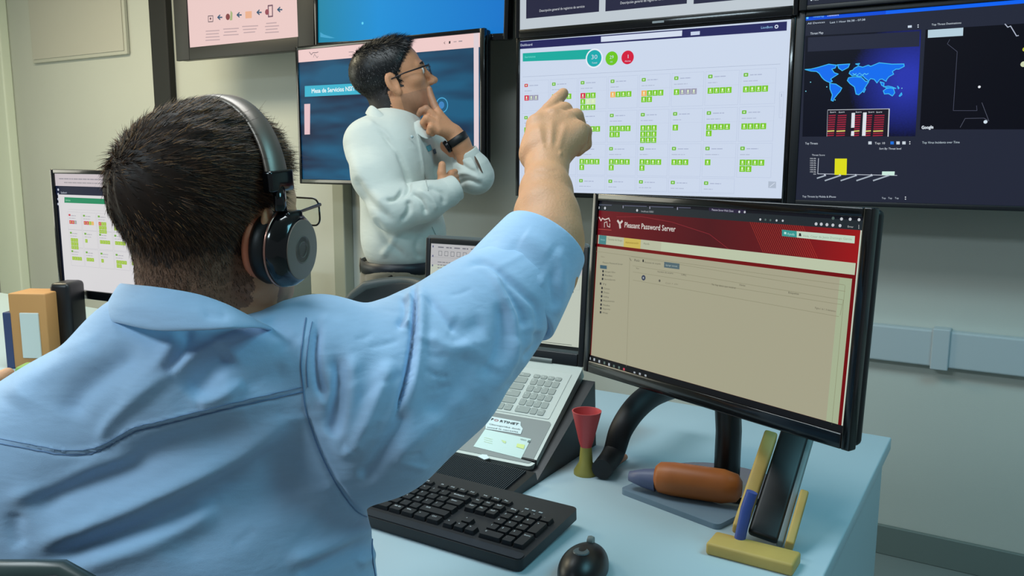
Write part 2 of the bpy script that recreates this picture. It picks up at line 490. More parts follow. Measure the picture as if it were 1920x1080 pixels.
# ================================================================== displays
class Pic:
    """draws on a screen; px() turns a photo pixel into a place on the screen's plane"""
    def __init__(s, T, k): s.T = T; s.c = Canvas(T, k); s.x0 = s.y0 = 0; s.s = 1
    def crop(s, x0, y0, sc): s.x0, s.y0, s.s = x0, y0, sc; return s
    def px(s, x, y):
        P = on_plane(s.x0 + x * s.s, s.y0 + y * s.s, s.T[:3, 3], s.T[:3, 2]) - s.T[:3, 3]
        return (P @ s.T[:3, 0], P @ s.T[:3, 1])
    def q(s, pts, col, l=1): s.c.poly([s.px(*p) for p in pts], col, l); return s
    def ln(s, pts, w, col, l=2): s.c.line([s.px(*p) for p in pts], w, col, l); return s
    def t(s, x, y, x1, y1, h, txt, col, l=4, bold=0):
        a = np.array(s.px(x, y)); b = np.array(s.px(x1, y1)); d = b - a
        e = np.array(s.px(x, y - h)); hh = np.linalg.norm(e - a)
        s.c.text(a[0], a[1], hh, txt, col, l, w=np.linalg.norm(d), rot=math.atan2(d[1], d[0]), bold=bold); return s
    def dot(s, x, y, r, col, l=2, n=24):
        a = s.px(x, y); b = s.px(x + r, y); s.c.disc(a[0], a[1], np.hypot(b[0] - a[0], b[1] - a[1]), col, l, n); return s
def plane_T(ctr, yaw=0, tilt=0, roll=0):
    x = np.array([math.cos(yaw), math.sin(yaw), 0]); n = np.array([math.sin(yaw), -math.cos(yaw), 0])
    z = n * math.cos(tilt) + np.array([0, 0, -1]) * math.sin(tilt); y = np.cross(z, x)
    c, s = math.cos(roll), math.sin(roll)
    return frame(ctr, c * x + s * y, -s * x + c * y, z)
def ring(mb, W, H, bl, br, bt, bb, z0, z1, mi=0):
    # screen opening W x H centred on 0, border widths left, right, top, bottom
    x0, x1, y0, y1 = -W / 2, W / 2, -H / 2, H / 2
    for cx, cy, w, h in (((x0 - bl / 2), (y0 + y1 + bt - bb) / 2, bl, H + bt + bb), ((x1 + br / 2), (bt - bb) / 2, br, H + bt + bb),
                         (0, y1 + bt / 2, W, bt), (0, y0 - bb / 2, W, bb)):
        mb.box((cx, cy, (z0 + z1) / 2), (w, h, z1 - z0), .002, mi)
def display(name, label, cat, T, W, H, b, depth, k, back, mount=None, group=None, bezel_m=None, logo=None):
    bl, br, bt, bb = b
    base = T[:3, 3] - T[:3, 1] * (H / 2 + bb)
    root = empty(name, tuple(base), 0, label, cat, group)
    m = MB(T); ring(m, W, H, bl, br, bt, bb, -.012, .006)
    m.build('bezel', bezel_m or M_gloss, root, world=True, auto=40)
    m = MB(T); m.box(((br - bl) / 2, (bt - bb) / 2, -.012 - depth * .3), (W + bl + br - .004, H + bt + bb - .004, depth * .6), .008)
    m.box((0, -.02, -.012 - depth * .75), (W * .62, H * .6, depth * .5), .01)
    m.build('back_housing', M_black, root, world=True, auto=40)
    p = Pic(T, k); p.c.rect(-W / 2, -H / 2, W / 2, H / 2, back, 0)
    if logo:
        c = Canvas(T, lit=False); c.rect(logo[0] - .02, -H / 2 - bb * .62, logo[0] + .02, -H / 2 - bb * .38, (150, 158, 165), 22)
        c.build('logo', root, world=True)
    if mount is not None:
        o = T[:3, 3]; m = MB()
        m.box((o[0], YW - .015, o[2]), (.3, .03, .26), .004)
        a = o - T[:3, 2] * (.012 + depth)
        m.tube([(o[0] - .06, YW - .03, o[2]), a + np.array([-.06, .01, 0])], .018, 8).tube([(o[0] + .06, YW - .03, o[2]), a + np.array([.06, .01, 0])], .018, 8)
        m.build('wall_mount', M_black, root, world=True, auto=40)
    return root, p
GR = (122, 202, 34); WHT = (206, 218, 238)
def blocks(c, u, v, s, rows, g=1.06, glyph=(225, 245, 205)):
    cc = {'g': GR, 'r': (214, 40, 74), 'o': (246, 178, 96), 'x': (158, 156, 178), 'w': (214, 232, 190)}
    for j, r in enumerate(rows):
        for i, ch in enumerate(r):
            x = u + i * s * g; y = v - j * s * g * 1.02
            c.rect(x, y - s, x + s, y, cc[ch], 2)
            c.rect(x + s * .34, y - s * .62, x + s * .62, y - s * .2, glyph, 3); c.rect(x + s * .25, y - s * .82, x + s * .72, y - s * .72, glyph, 3)
def greek(c, x, y, w, h, col, l=3, seed=0):
    # unreadably small caption: broken short words
    r = random.Random(seed); a = x
    while a < x + w:
        ww = min(r.uniform(1.5, 5) * h, x + w - a)
        c.rect(a, y, a + ww, y + h * .7, col, l); a += ww + h * .5

# --- wall display with the dashboard
T = plane_T((-1.102, 2.616, 1.447))
root, p = display('wall_television', 'wall television with a white dashboard of green status tiles, behind the pointing hand', 'television', T, .94, .53, (.014, .014, .014, .017), .05, .92, WHT, True, 'televisions on the back wall', logo=(0,))
c = p.c; p.crop(900, 0, 600 / 1705)
p.q([(210, 222), (1636, 114), (1634, 163), (210, 262)], (34, 36, 92))
p.q([(645, 195), (1078, 162), (1076, 192), (645, 224)], (212, 222, 240), 2)
p.q([(1123, 170), (1172, 166), (1171, 185), (1123, 189)], (200, 212, 236), 2)
p.t(216, 247, 279, 243, 13, 'Dashboard', (214, 224, 244)); p.t(1497, 154, 1560, 149, 13, 'LionBots', (150, 200, 240)); p.dot(1580, 142, 10, (214, 224, 244))
p.dot(1580, 142, 5, (34, 36, 92), 3)
p.q([(228, 284), (600, 262), (600, 314), (228, 328)], (26, 172, 160)); p.t(238, 310, 296, 306, 11, 'Servicios', (120, 226, 218))
p.dot(609, 311, 46, (232, 240, 250), 2); p.dot(609, 311, 39, (26, 172, 176), 3); p.t(592, 316, 626, 314, 24, '30', WHT, 5); p.t(596, 340, 624, 338, 9, 'Total', WHT, 5)
p.dot(702, 311, 33, (110, 200, 30), 3); p.t(691, 314, 713, 312, 18, '29', WHT, 5); p.t(694, 334, 708, 333, 8, 'OK', WHT, 5)
p.dot(787, 306, 33, (212, 28, 62), 3); p.t(782, 311, 792, 310, 20, '1', WHT, 5); p.t(772, 330, 804, 328, 8, 'Alertas', WHT, 5)
p.ln([(228, 410), (1600, 341)], .0009, (160, 172, 196))
U0 = np.array([p.px(543, 441), p.px(703, 433), p.px(868, 425), p.px(1040, 418), p.px(1222, 410), p.px(1412, 402)])
du = (U0[-1, 0] - U0[0, 0]) / 5; u0 = U0[0, 0] - 2 * du; v0 = U0[:, 1].mean()
vr1 = p.px(868, 612)[1]; vr2 = p.px(868, 793)[1]; vr3 = p.px(868, 970)[1]
DASH = [[['rxx'], ['gggg'], ['rgg', 'gww', 'ggg'], ['oggg'], ['oggg', 'gg'], ['gxxx'], ['gggg'], ['gggg']],
        [['gggg'], ['gg'], ['gggg'], ['gggg', 'gg'], ['ggg', 'ggg', 'ggg'], ['g'], ['gggg', 'g'], ['gggg']],
        [['gg'], ['ggg'], ['gggg', 'g'], ['gggg', 'g'], ['gggg', 'g'], ['ggg'], ['g'], ['gggg', 'gg']],
        [[], [], [], [], [], [], [], None]]
for j, vv in enumerate((v0, vr1, vr2, vr3)):
    for i in range(8):
        if DASH[j][i] is None: continue
        u = u0 + i * du; nx = (v0 - vr1)
        hh = nx * .93 if j < 3 else nx * .42
        c.box(u - .012, vv + .016, u + du - .018, vv + .016 - hh, .0006, (176, 188, 214), 2)
        c.rr(u - .004, vv - .005, u + .010, vv + .006, .002, (214, 40, 74) if (i == 0 and j == 0) else (110, 186, 50), 3)
        c.rect(u, vv - .002, u + .006, vv + .003, (200, 235, 180), 4)
        greek(c, u + .016, vv - .002, .036, .004, (172, 182, 208), 3, i + j * 9)
        greek(c, u - .004, vv - .020, .045 if (i + j) % 3 else .03, .004, (182, 192, 214), 3, i + j * 7 + 3)
        c.line([(u - .012, vv - .028), (u + du - .018, vv - .028)], .0005, (190, 200, 222), 2)
        if j < 3: blocks(c, u - .004, vv - .034, .0183, DASH[j][i])
p.q([(1537, 966), (1578, 968), (1577, 1003), (1536, 1001)], (178, 190, 208), 2); p.ln([(1545, 995), (1570, 975)], .002, (214, 224, 240), 3)
p.ln([(1597, 492), (1618, 490), (1612, 628), (1594, 627), (1597, 492)], .0008, (180, 192, 216)); p.ln([(1607, 500), (1607, 515)], .0015, (150, 165, 190)); p.ln([(1603, 530), (1601, 610)], .001, (190, 200, 220))
c.build('screen', root, world=True)

# --- dark display with the threat map
T = plane_T((-.118, 2.616, 1.447))
root, p = display('wall_television', 'wall television with a dark threat map and yellow bar chart, rightmost on the wall', 'television', T, .945, .535, (.026, .026, .014, .014), .05, 1.0, (34, 38, 54), True, 'televisions on the back wall', bezel_m=mat('soft_black', (16, 18, 24), rough=.4), logo=(0.155,))
c = p.c; p.crop(1480, 0, 440 / 1188)
a = p.px(80, 72); b2 = p.px(80, 105)
c.rect(a[0], b2[1], .47, a[1], (10, 74, 210), 1)
c.rect(a[0] + .22, b2[1], .47, a[1], (12, 96, 235), 2)
p.t(118, 90, 176, 86, 9, 'ThreatMap', (120, 190, 245)); p.t(192, 84, 250, 79, 9, 'Dashboard', (210, 228, 250)); p.dot(92, 91, 6, (90, 190, 250), 3)
p.t(92, 124, 180, 116, 9, 'All Devices', (200, 212, 226)); p.t(205, 119, 384, 104, 10, 'Last 1 Hour 06:38 - 07:38', (196, 210, 226)); p.t(106, 176, 172, 171, 12, 'Threat Map', (200, 210, 222))
p.q([(600, 130), (620, 128), (620, 140), (600, 141)], (196, 210, 226), 3); p.dot(652, 127, 3, (220, 230, 240)); p.dot(652, 137, 3, (220, 230, 240))
mg = bpy.data.materials.new('map_glow'); mg.use_nodes = True
nt = mg.node_tree; bs = nt.nodes['Principled BSDF']; bs.inputs['Base Color'].default_value = (.002, .002, .003, 1); bs.inputs['Roughness'].default_value = .35
tcn = nt.nodes.new('ShaderNodeTexCoord'); mp = nt.nodes.new('ShaderNodeMapping'); gr = nt.nodes.new('ShaderNodeTexGradient'); gr.gradient_type = 'SPHERICAL'
cr = nt.nodes.new('ShaderNodeValToRGB'); no = nt.nodes.new('ShaderNodeTexNoise'); no.inputs['Scale'].default_value = 160
gc = T[:3, 3] + T[:3, 0] * p.px(600, 400)[0] + T[:3, 1] * p.px(600, 400)[1]
mp.vector_type = 'TEXTURE'; mp.inputs['Location'].default_value = gc; mp.inputs['Scale'].default_value = (.16, .5, .17)
nt.links.new(nt.nodes.new('ShaderNodeNewGeometry').outputs['Position'], mp.inputs['Vector']); nt.links.new(mp.outputs[0], gr.inputs[0])
ma = nt.nodes.new('ShaderNodeMath'); ma.operation = 'MULTIPLY_ADD'; ma.inputs[1].default_value = .18
sb = nt.nodes.new('ShaderNodeMath'); sb.operation = 'SUBTRACT'; sb.inputs[1].default_value = .09
nt.links.new(no.outputs['Fac'], ma.inputs[0]); nt.links.new(gr.outputs['Fac'], sb.inputs[0]); nt.links.new(sb.outputs[0], ma.inputs[2]); nt.links.new(ma.outputs[0], cr.inputs[0])
cr.color_ramp.elements[0].color = (*lin((9, 11, 26)), 1); cr.color_ramp.elements[0].position = .02
cr.color_ramp.elements[1].color = (*lin((40, 52, 168)), 1); cr.color_ramp.elements[1].position = .85
nt.links.new(cr.outputs[0], bs.inputs['Emission Color']); bs.inputs['Specular IOR Level'].default_value = .12; bs.inputs['Emission Strength'].default_value = 1
c.cols['glow'] = len(c.mats); c.mats.append(mg)
def sp(pts, l=1): c.mb.add([(*p.px(*q), l * .0003) for q in pts], [list(range(len(pts)))], c.cols['glow'])
sp([(82, 182), (668, 150), (638, 690), (66, 692)])
p.q([(95, 190), (660, 158), (658, 235), (93, 262)], (36, 40, 58), 2)
LANDS = [[(80, 352), (110, 350), (150, 340), (200, 325), (240, 330), (232, 345), (215, 350), (228, 368), (248, 375), (228, 388), (210, 400), (218, 412), (205, 418), (190, 412), (178, 405), (165, 392), (152, 372), (138, 362), (110, 360)],
         [(244, 328), (306, 324), (298, 342), (268, 358), (250, 345)],
         [(205, 422), (236, 426), (266, 446), (258, 462), (242, 480), (228, 498), (222, 512), (212, 508), (218, 480), (206, 450)],
         [(303, 372), (308, 360), (322, 355), (330, 345), (350, 335), (372, 340), (400, 330), (412, 336), (455, 318), (520, 325), (580, 324), (582, 336), (555, 350), (540, 350), (522, 362), (528, 376), (505, 388), (495, 400), (490, 412), (470, 400), (458, 402), (444, 420), (430, 402), (412, 398), (402, 410), (386, 398), (372, 384), (350, 388), (334, 380), (318, 384)],
         [(300, 394), (330, 388), (366, 392), (386, 412), (402, 414), (388, 436), (372, 462), (352, 480), (338, 476), (330, 440), (308, 424), (294, 408)],
         [(476, 460), (492, 448), (512, 444), (528, 450), (534, 470), (522, 486), (502, 474), (482, 476)],
         [(460, 414), (480, 420), (478, 440), (500, 436), (520, 440), (540, 448), (520, 446), (490, 444), (468, 432)],
         [(372, 462), (382, 446), (386, 452), (378, 468)], [(556, 486), (568, 470), (570, 480), (560, 488)], [(336, 324), (356, 322), (350, 330)], [(548, 436), (556, 446), (552, 450)]]
for L in LANDS:
    P = [p.px(*q) for q in L]; n0 = len(c.mb.v)
    c.mi((16, 106, 232)); bm = bmesh.new(); vs = [bm.verts.new((q[0], q[1], .0009)) for q in P]; bm.faces.new(vs); bmesh.ops.triangulate(bm, faces=bm.faces)
    bm.verts.index_update(); c.mb.add([v.co[:] for v in bm.verts], [[v.index for v in f.verts] for f in bm.faces], c.mi((16, 106, 232))); bm.free()
    c.line(P + [P[0]], .0022, (60, 180, 235), 4)
for x, y in ((108, 416), (84, 462), (190, 440), (570, 447), (232, 506), (190, 440)): p.dot(x, y, 3, (120, 200, 220), 4, 8)
for k in range(8): p.ln([(322 + k * 10, 372 + (k % 3) * 5), (330 + k * 10, 378 - (k % 2) * 6)], .0018, (90, 200, 235), 5)
p.q([(194, 560), (506, 552), (502, 690), (190, 690)], (26, 22, 34), 2)
p.ln([(195, 557), (507, 551)], .0015, (200, 206, 214), 3); p.ln([(194, 560), (190, 690)], .0012, (160, 165, 175), 3); p.ln([(506, 552), (500, 690)], .003, (190, 196, 205), 3)
for r_ in range(10):
    y = 580 + r_ * 11.2; hot = r_ in (7,)
    for x0, x1 in ((200, 235), (246, 290), (334, 362), (392, 420), (432, 482)):
        dx = -2.0 * r_ * .5
        p.q([(x0 + dx, y + 3), (x1 + dx, y + 1), (x1 + dx, y + 7), (x0 + dx, y + 9)], (222, 206, 110) if hot else (150, 34, 58), 4)
p.q([(316, 572), (333, 571), (330, 646), (313, 647)], (214, 220, 226), 5); p.q([(314, 664), (329, 663), (328, 688), (312, 688)], (214, 220, 226), 5)
p.q([(374, 570), (392, 569), (386, 688), (368, 688)], (214, 220, 226), 5)
for x in (206, 250, 336, 400, 440): p.t(x, 572, x + 30, 570, 8, 'Score', (214, 220, 228), 5)
p.q([(690, 150), (1300, 112), (1300, 655), (660, 655)], (9, 9, 20), 1)
p.t(720, 130, 870, 120, 10, 'Top Threat Destinations', (200, 212, 222)); p.q([(702, 152), (881, 140), (879, 181), (701, 192)], (176, 200, 214), 2)
p.ln([(812, 200), (800, 222), (850, 262), (830, 560), (950, 560), (948, 535)], .0012, (70, 74, 92)); p.ln([(865, 645), (890, 600), (985, 598), (1010, 612), (975, 520)], .0012, (80, 84, 100))
p.ln([(1092, 122), (1106, 138), (1120, 132), (1150, 182), (1160, 180)], .0022, (170, 178, 196)); p.dot(962, 440, 7, (225, 228, 235)); p.dot(993, 617, 10, (206, 220, 232)); p.dot(1186, 325, 16, (196, 204, 170)); p.dot(1192, 250, 12, (180, 188, 60))
p.t(668, 654, 728, 651, 16, 'Google', (205, 214, 222), bold=.001)
p.t(80, 731, 144, 731, 11, 'Top Threats', (196, 206, 216)); p.t(672, 727, 862, 725, 11, 'Top Virus Incidents over Time', (190, 206, 216)); p.t(66, 999, 236, 1001, 10, 'Top Threats by Mobile & iPhone', (190, 200, 212))
for x, cl in ((400, (196, 206, 216)), (512, (30, 110, 215)), (542, (196, 206, 216)), (572, (196, 206, 216))): p.q([(x, 716), (x + 17, 716), (x + 17, 731), (x, 731)], cl, 3)
p.t(432, 730, 484, 730, 11, 'Top: 10', (210, 216, 224)); p.dot(610, 718, 3, (220, 226, 232)); p.dot(610, 728, 3, (220, 226, 232))
p.t(455, 757, 566, 757, 10, 'Sort By: Threat level', (204, 212, 222)); p.t(114, 789, 180, 789, 9, 'Threat Score', (190, 198, 208))
for k in range(8): p.t(103 + (k > 6) * 18, 806 + k * 11.2, 136, 806 + k * 11.2, 7, '100.0k', (200, 206, 214))
p.ln([(148, 802), (144, 880), (545, 888)], .0018, (176, 182, 194), 3)
p.q([(231, 803), (292, 803), (290, 886), (229, 885)], (214, 214, 24), 4); p.q([(470, 868), (534, 868), (532, 888), (469, 887)], (196, 226, 214), 4)
for x in (180, 256, 336, 416, 500): p.dot(x, 885, 4, (196, 202, 214), 4); p.ln([(x + 4, 888), (x - 74 if x > 200 else x - 38, 914 if x > 200 else 902)], .004, (160, 170, 182), 4)
for x in (468, 500, 534): p.t(x, 1007, x + 20, 1007, 9, 'Top', (186, 196, 208))
p.dot(588, 998, 3, (220, 226, 232)); p.dot(588, 1008, 3, (220, 226, 232))
c.build('screen', root, world=True)

# --- display behind the standing man
T = plane_T((-2.176, 2.579, 1.477), rad(-1.9))
root, p = display('wall_television', 'wall television with a dark blue slide under a pink toolbar, behind the standing man', 'television', T, .94, .535, (.013, .020, .015, .020), .05, .95, (18, 72, 106), True, 'televisions on the back wall')
c = p.c; p.crop(540, 40, 420 / 872)
mg2 = bpy.data.materials.new('slide_blue'); mg2.use_nodes = True; nt = mg2.node_tree; bs = nt.nodes['Principled BSDF']; bs.inputs['Base Color'].default_value = (.003, .003, .004, 1)
geo = nt.nodes.new('ShaderNodeNewGeometry'); no = nt.nodes.new('ShaderNodeTexNoise'); no.inputs['Scale'].default_value = 2.2; mp = nt.nodes.new('ShaderNodeMapping'); mp.inputs['Scale'].default_value = (1, 1, 5)
cr = nt.nodes.new('ShaderNodeValToRGB'); cr.color_ramp.elements[0].position = .38; cr.color_ramp.elements[0].color = (*lin((14, 36, 66)), 1); cr.color_ramp.elements[1].position = .62; cr.color_ramp.elements[1].color = (*lin((18, 88, 124)), 1)
nt.links.new(geo.outputs['Position'], mp.inputs[0]); nt.links.new(mp.outputs[0], no.inputs['Vector']); nt.links.new(no.outputs['Fac'], cr.inputs[0]); nt.links.new(cr.outputs[0], bs.inputs['Emission Color']); bs.inputs['Specular IOR Level'].default_value = .12; bs.inputs['Emission Strength'].default_value = .95
c.cols['slide'] = len(c.mats); c.mats.append(mg2)
c.mb.add([(-.47, -.2675, .0003), (.47, -.2675, .0003), (.47, .24, .0003), (-.47, .24, .0003)], [[0, 1, 2, 3]], c.cols['slide'])
PK = (236, 202, 200)
bl = p.px(46, 160)[1]; c.rect(-.47, bl, .47, .2675, PK, 2)
xs = p.px(724, 300)[0]; c.rect(xs, -.2675, xs + .022, .2675, (222, 206, 212), 3)
p.q([(66, 252), (300, 240), (300, 283), (66, 294)], (52, 176, 204), 3); p.t(92, 280, 262, 270, 17, 'Mesa de Servicios NSIT', (222, 240, 244), 5, bold=.0015)
p.q([(64, 322), (87, 321), (86, 440), (65, 441)], (226, 190, 196), 3)
for k in range(24): a0 = 2 * PI * k / 24; p.ln([(600 + 22 * math.cos(a0), 326 + 28 * math.sin(a0)), (600 + 22 * math.cos(a0 + .2), 326 + 28 * math.sin(a0 + .2))], .004, (70, 160, 205), 3)
p.dot(598, 326, 11, (60, 130, 190), 3)
p.ln([(84, 120), (92, 130), (98, 122), (110, 122), (118, 120)], .0035, (150, 130, 134), 4); p.ln([(100, 140), (104, 128), (114, 142), (118, 136)], .0025, (160, 140, 144), 4)
p.ln([(238, 120), (256, 119)], .003, (170, 150, 150), 4); p.ln([(238, 133), (256, 132)], .002, (190, 160, 160), 4)
p.ln([(612, 80), (608, 84), (612, 88)], .002, (110, 90, 96), 4); p.q([(627, 78), (633, 76), (633, 86), (627, 88)], (40, 36, 40), 4); p.ln([(646, 80), (656, 79)], .003, (170, 150, 154), 4); p.ln([(666, 78), (678, 77)], .004, (160, 145, 150), 4)
c.build('screen', root, world=True)

# --- upper row
T = plane_T((-1.094, 2.60, 2.013), 0, rad(0))
root, p = display('wall_television', 'wall television with navy captioned cards on white, directly above the green tile dashboard', 'television', T, .94, .53, (.016, .014, .014, .028), .05, .88, (196, 206, 214), True, 'televisions on the back wall', logo=(0.05,))
c = p.c; p.crop(900, 0, 600 / 1705)
for i, (x0, x1, yl, yr) in enumerate(((246, 634, 97, 65), (668, 1102, 62, 18), (1138, 1620, 17, -20))):
    a = p.px(x0, yl); b2 = p.px(x1, yr); v = (a[1] + b2[1]) / 2
    c.rect(a[0], v, b2[0], v + .26, (38, 40, 66), 1)
    if i < 2:
        c.text((a[0] + b2[0]) / 2, v + .018, .0085, 'Descripción general de registros de servicio', (214, 220, 226), 3, w=(b2[0] - a[0]) * (.62 if i == 0 else .62), center=True)
    c.rr(a[0] + (b2[0] - a[0]) * .3, v + .055, a[0] + (b2[0] - a[0]) * .44, v + .075, .006, (206, 176, 50), 2) if i == 0 else None
    if i == 0: c.box(b2[0] - .055, v + .048, b2[0] - .03, v + .075, .002, (200, 210, 220), 3); c.rect(b2[0] - .016, v + .05, b2[0] - .008, v + .08, (210, 216, 224), 3)
c.build('screen', root, world=True)

T = plane_T((-.115, 2.60, 2.01))
root, p = display('wall_television', 'dark wall television of which only the lower edge shows, above the threat map', 'television', T, .94, .53, (.022, .022, .014, .014), .05, 1.0, (30, 34, 50), True, 'televisions on the back wall', bezel_m=mat('soft_black', (16, 18, 24)))
c = p.c; p.crop(1480, 0, 440 / 1188)
p.t(122, 4, 148, 2, 9, 'Menu', (196, 206, 216)); p.dot(112, 0, 5, (196, 206, 216), 3)
c.rect(-.46, -.24, .46, -.2385, (50, 56, 72), 2)
c.build('screen', root, world=True)

T = plane_T((-2.074, 2.60, 2.02), 0, 0, rad(-1.7))
root, p = display('wall_television', 'wall television with a plain bright blue screen, above the standing man', 'television', T, .905, .53, (.022, .018, .014, .022), .05, 1.0, (0, 132, 204), True, 'televisions on the back wall')
c = p.c
mb3 = bpy.data.materials.new('sky_blue_picture'); mb3.use_nodes = True; nt = mb3.node_tree; bs = nt.nodes['Principled BSDF']; bs.inputs['Base Color'].default_value = (.003, .003, .004, 1)
geo = nt.nodes.new('ShaderNodeNewGeometry'); sx = nt.nodes.new('ShaderNodeSeparateXYZ'); mr = nt.nodes.new('ShaderNodeMapRange'); mr.inputs[1].default_value = -2.53; mr.inputs[2].default_value = -1.62
cr = nt.nodes.new('ShaderNodeValToRGB'); cr.color_ramp.elements[0].color = (*lin((2, 128, 160)), 1); cr.color_ramp.elements[1].color = (*lin((8, 112, 196)), 1); e = cr.color_ramp.elements.new(.35); e.color = (*lin((0, 138, 208)), 1)
nt.links.new(geo.outputs['Position'], sx.inputs[0]); nt.links.new(sx.outputs[0], mr.inputs[0]); nt.links.new(mr.outputs[0], cr.inputs[0]); nt.links.new(cr.outputs[0], bs.inputs['Emission Color']); bs.inputs['Specular IOR Level'].default_value = .12; bs.inputs['Emission Strength'].default_value = 1
c.cols['b'] = len(c.mats); c.mats.append(mb3); c.mb.add([(-.4525, -.265, .0003), (.4525, -.265, .0003), (.4525, .265, .0003), (-.4525, .265, .0003)], [[0, 1, 2, 3]], c.cols['b'])
p.crop(530, 0, 450 / 1920); p.dot(640, 186, 8, (90, 205, 240), 3)
p.q([(302, 258), (330, 276), (380, 292), (420, 304), (380, 306), (330, 300), (303, 296)], (60, 160, 200), 3)
c.build('screen', root, world=True)

T = plane_T((-2.995, 2.60, 2.01), 0, 0, rad(0))
root, p = display('wall_television', 'older wall television with a pink flow chart of icons and arrows, leftmost on the wall', 'television', T, .70, .42, (.095, .10, .05, .055), .07, .95, (232, 200, 196), True, 'televisions on the back wall', bezel_m=mat('matt_black', (12, 13, 14), rough=.5))
c = p.c; p.crop(330, 0, 290 / 1920)
def arrow(x, y): p.ln([(x + 28, y), (x - 24, y)], .006, (60, 90, 116), 3); p.ln([(x + 2, y - 28), (x - 26, y), (x + 2, y + 26)], .006, (60, 90, 116), 3)
for x, y in ((546, 216), (786, 186), (1034, 154), (1290, 120)): arrow(x, y)
p.ln([(402, 200), (460, 196), (460, 268), (404, 272), (402, 200)], .004, (120, 104, 110), 3); p.dot(430, 232, 9, (90, 50, 60), 3)
p.q([(680, 130), (704, 160), (700, 250), (670, 254)], (166, 178, 128), 3); p.dot(646, 210, 26, (130, 64, 66), 4)
p.q([(862, 144), (942, 138), (942, 224), (864, 230)], (232, 174, 140), 3)
p.ln([(1146, 72), (1198, 66), (1200, 202), (1150, 208), (1146, 72)], .006, (120, 90, 104), 3); p.dot(1132, 150, 24, (146, 70, 84), 4)
for x0, x1, y0, n in ((370, 545, 388, 4), (590, 780, 362, 3), (820, 1030, 330, 3), (1100, 1295, 292, 4)):
    for k in range(n):
        s_ = random.Random(x0 + k).uniform(.0, .25) * (x1 - x0)
        p.ln([(x0 + s_ * .5, y0 + k * 38), (x1 - s_, y0 + k * 38 - 10)], .0045, (190, 164, 166), 3)
c.build('screen', root, world=True)

# ================================================================== desks
DZ = .75
def desk(name, x0, x1, label):
    r = empty(name, ((x0 + x1) / 2, 1.25, 0), 0, label, 'desk', 'white desks in a row')
    MB().box(((x0 + x1) / 2, 1.255, DZ - .0135), (x1 - x0, 1.016, .027), .003).build('desktop', M_desk, r, world=True, auto=40)
    for x in (x0 + .03, x1 - .022):
        MB().box((x, 1.255, (DZ - .027) / 2), (.022, .98, DZ - .027), .002).build('side_panel', mat('panel_laminate', (176, 194, 200), rough=.5), r, world=True)
    MB().box(((x0 + x1) / 2, 1.25, DZ - .10), (x1 - x0 - .09, .018, .13), .002).build('crossbar', M_grey, r, world=True)
desk('office_desk', -1.752, -.185, 'white laminate desk under the laptop and the keyboard')
desk('office_desk', -3.95, -1.758, 'white laminate desk under the far left monitor')

# ================================================================== password screen monitor
T = plane_T((-.4185, 1.271, 1.0775), rad(-21.557), rad(-3.04))
root, p = display('desktop_monitor', 'black desktop monitor showing a beige web page with a dark red header', 'monitor', T, .514, .295, (.013, .013, .013, .022), .035, .88, (166, 163, 139))
root.location = (-.4185, 1.271, DZ)
for ch in list(root.children): ch.matrix_parent_inverse = Matrix.Translation((.4185, -1.271, -DZ))
c = p.c; p.crop(1080, 350, 580 / 1253)
xr = p.px(1165, 300)[0]
DK = (16, 18, 28)
yb = p.px(90, 96)[1]
c.rect(-.257, yb, .257, .1475, DK, 1); c.rect(-.257, yb, .257, yb + .013, (34, 42, 48), 2)
y2 = p.px(100, 190)[1]; y3 = p.px(100, 228)[1]; y4 = p.px(100, 240)[1]
RED = (122, 10, 24)
c.rect(-.257, -.1475, .257, yb, (112, 5, 10), 1)
yhl = p.px(86, 192)[1]; yhr = p.px(1122, 312)[1]; yh = (yhl + yhr) / 2
ybl = (p.px(86, 229)[1] + p.px(1118, 358)[1]) / 2
ypg = (p.px(84, 240)[1] + p.px(1117, 376)[1]) / 2
mg3 = bpy.data.materials.new('header_red'); mg3.use_nodes = True; nt = mg3.node_tree; bs = nt.nodes['Principled BSDF']; bs.inputs['Base Color'].default_value = (.003, .003, .004, 1)
geo = nt.nodes.new('ShaderNodeNewGeometry'); vm = nt.nodes.new('ShaderNodeVectorMath'); vm.operation = 'DOT_PRODUCT'; vm.inputs[1].default_value = tuple(T[:3, 0])
mr = nt.nodes.new('ShaderNodeMapRange'); o0 = float(np.dot(T[:3, 3], T[:3, 0])); mr.inputs[1].default_value = o0 - .257; mr.inputs[2].default_value = o0 + .25
cr = nt.nodes.new('ShaderNodeValToRGB'); cr.color_ramp.elements[0].color = (*lin((104, 10, 22)), 1); cr.color_ramp.elements[1].color = (*lin((150, 12, 14)), 1); e = cr.color_ramp.elements.new(.5); e.color = (*lin((74, 6, 16)), 1); e = cr.color_ramp.elements.new(.8); e.color = (*lin((100, 12, 18)), 1)
nt.links.new(geo.outputs['Position'], vm.inputs[0]); nt.links.new(vm.outputs['Value'], mr.inputs[0]); nt.links.new(mr.outputs[0], cr.inputs[0]); nt.links.new(cr.outputs[0], bs.inputs['Emission Color']); bs.inputs['Specular IOR Level'].default_value = .12; bs.inputs['Emission Strength'].default_value = .95
c.cols['h'] = len(c.mats); c.mats.append(mg3)
xsb = p.px(1142, 300)[0]
c.mb.add([(-.257, yh, .0005), (xsb, yh, .0005), (xsb, yb, .0005), (-.257, yb, .0005)], [[0, 1, 2, 3]], c.cols['h'])
xp = p.px(1117, 400)[0]; BG = (168, 165, 140); NAV = (190, 200, 172)
c.rect(-.255, ybl, xp + .003, yh, (184, 188, 162), 2)
c.rect(-.1, ybl, xp + .003, yh, NAV, 3)
c.rect(-.2555, -.1375, xp, ypg, BG, 2)
c.rect(xp - .018, -.1375, xp, ypg, (168, 180, 148), 3)
c.rect(xsb, -.1475, xsb + .0085, yb, (196, 208, 192), 3)
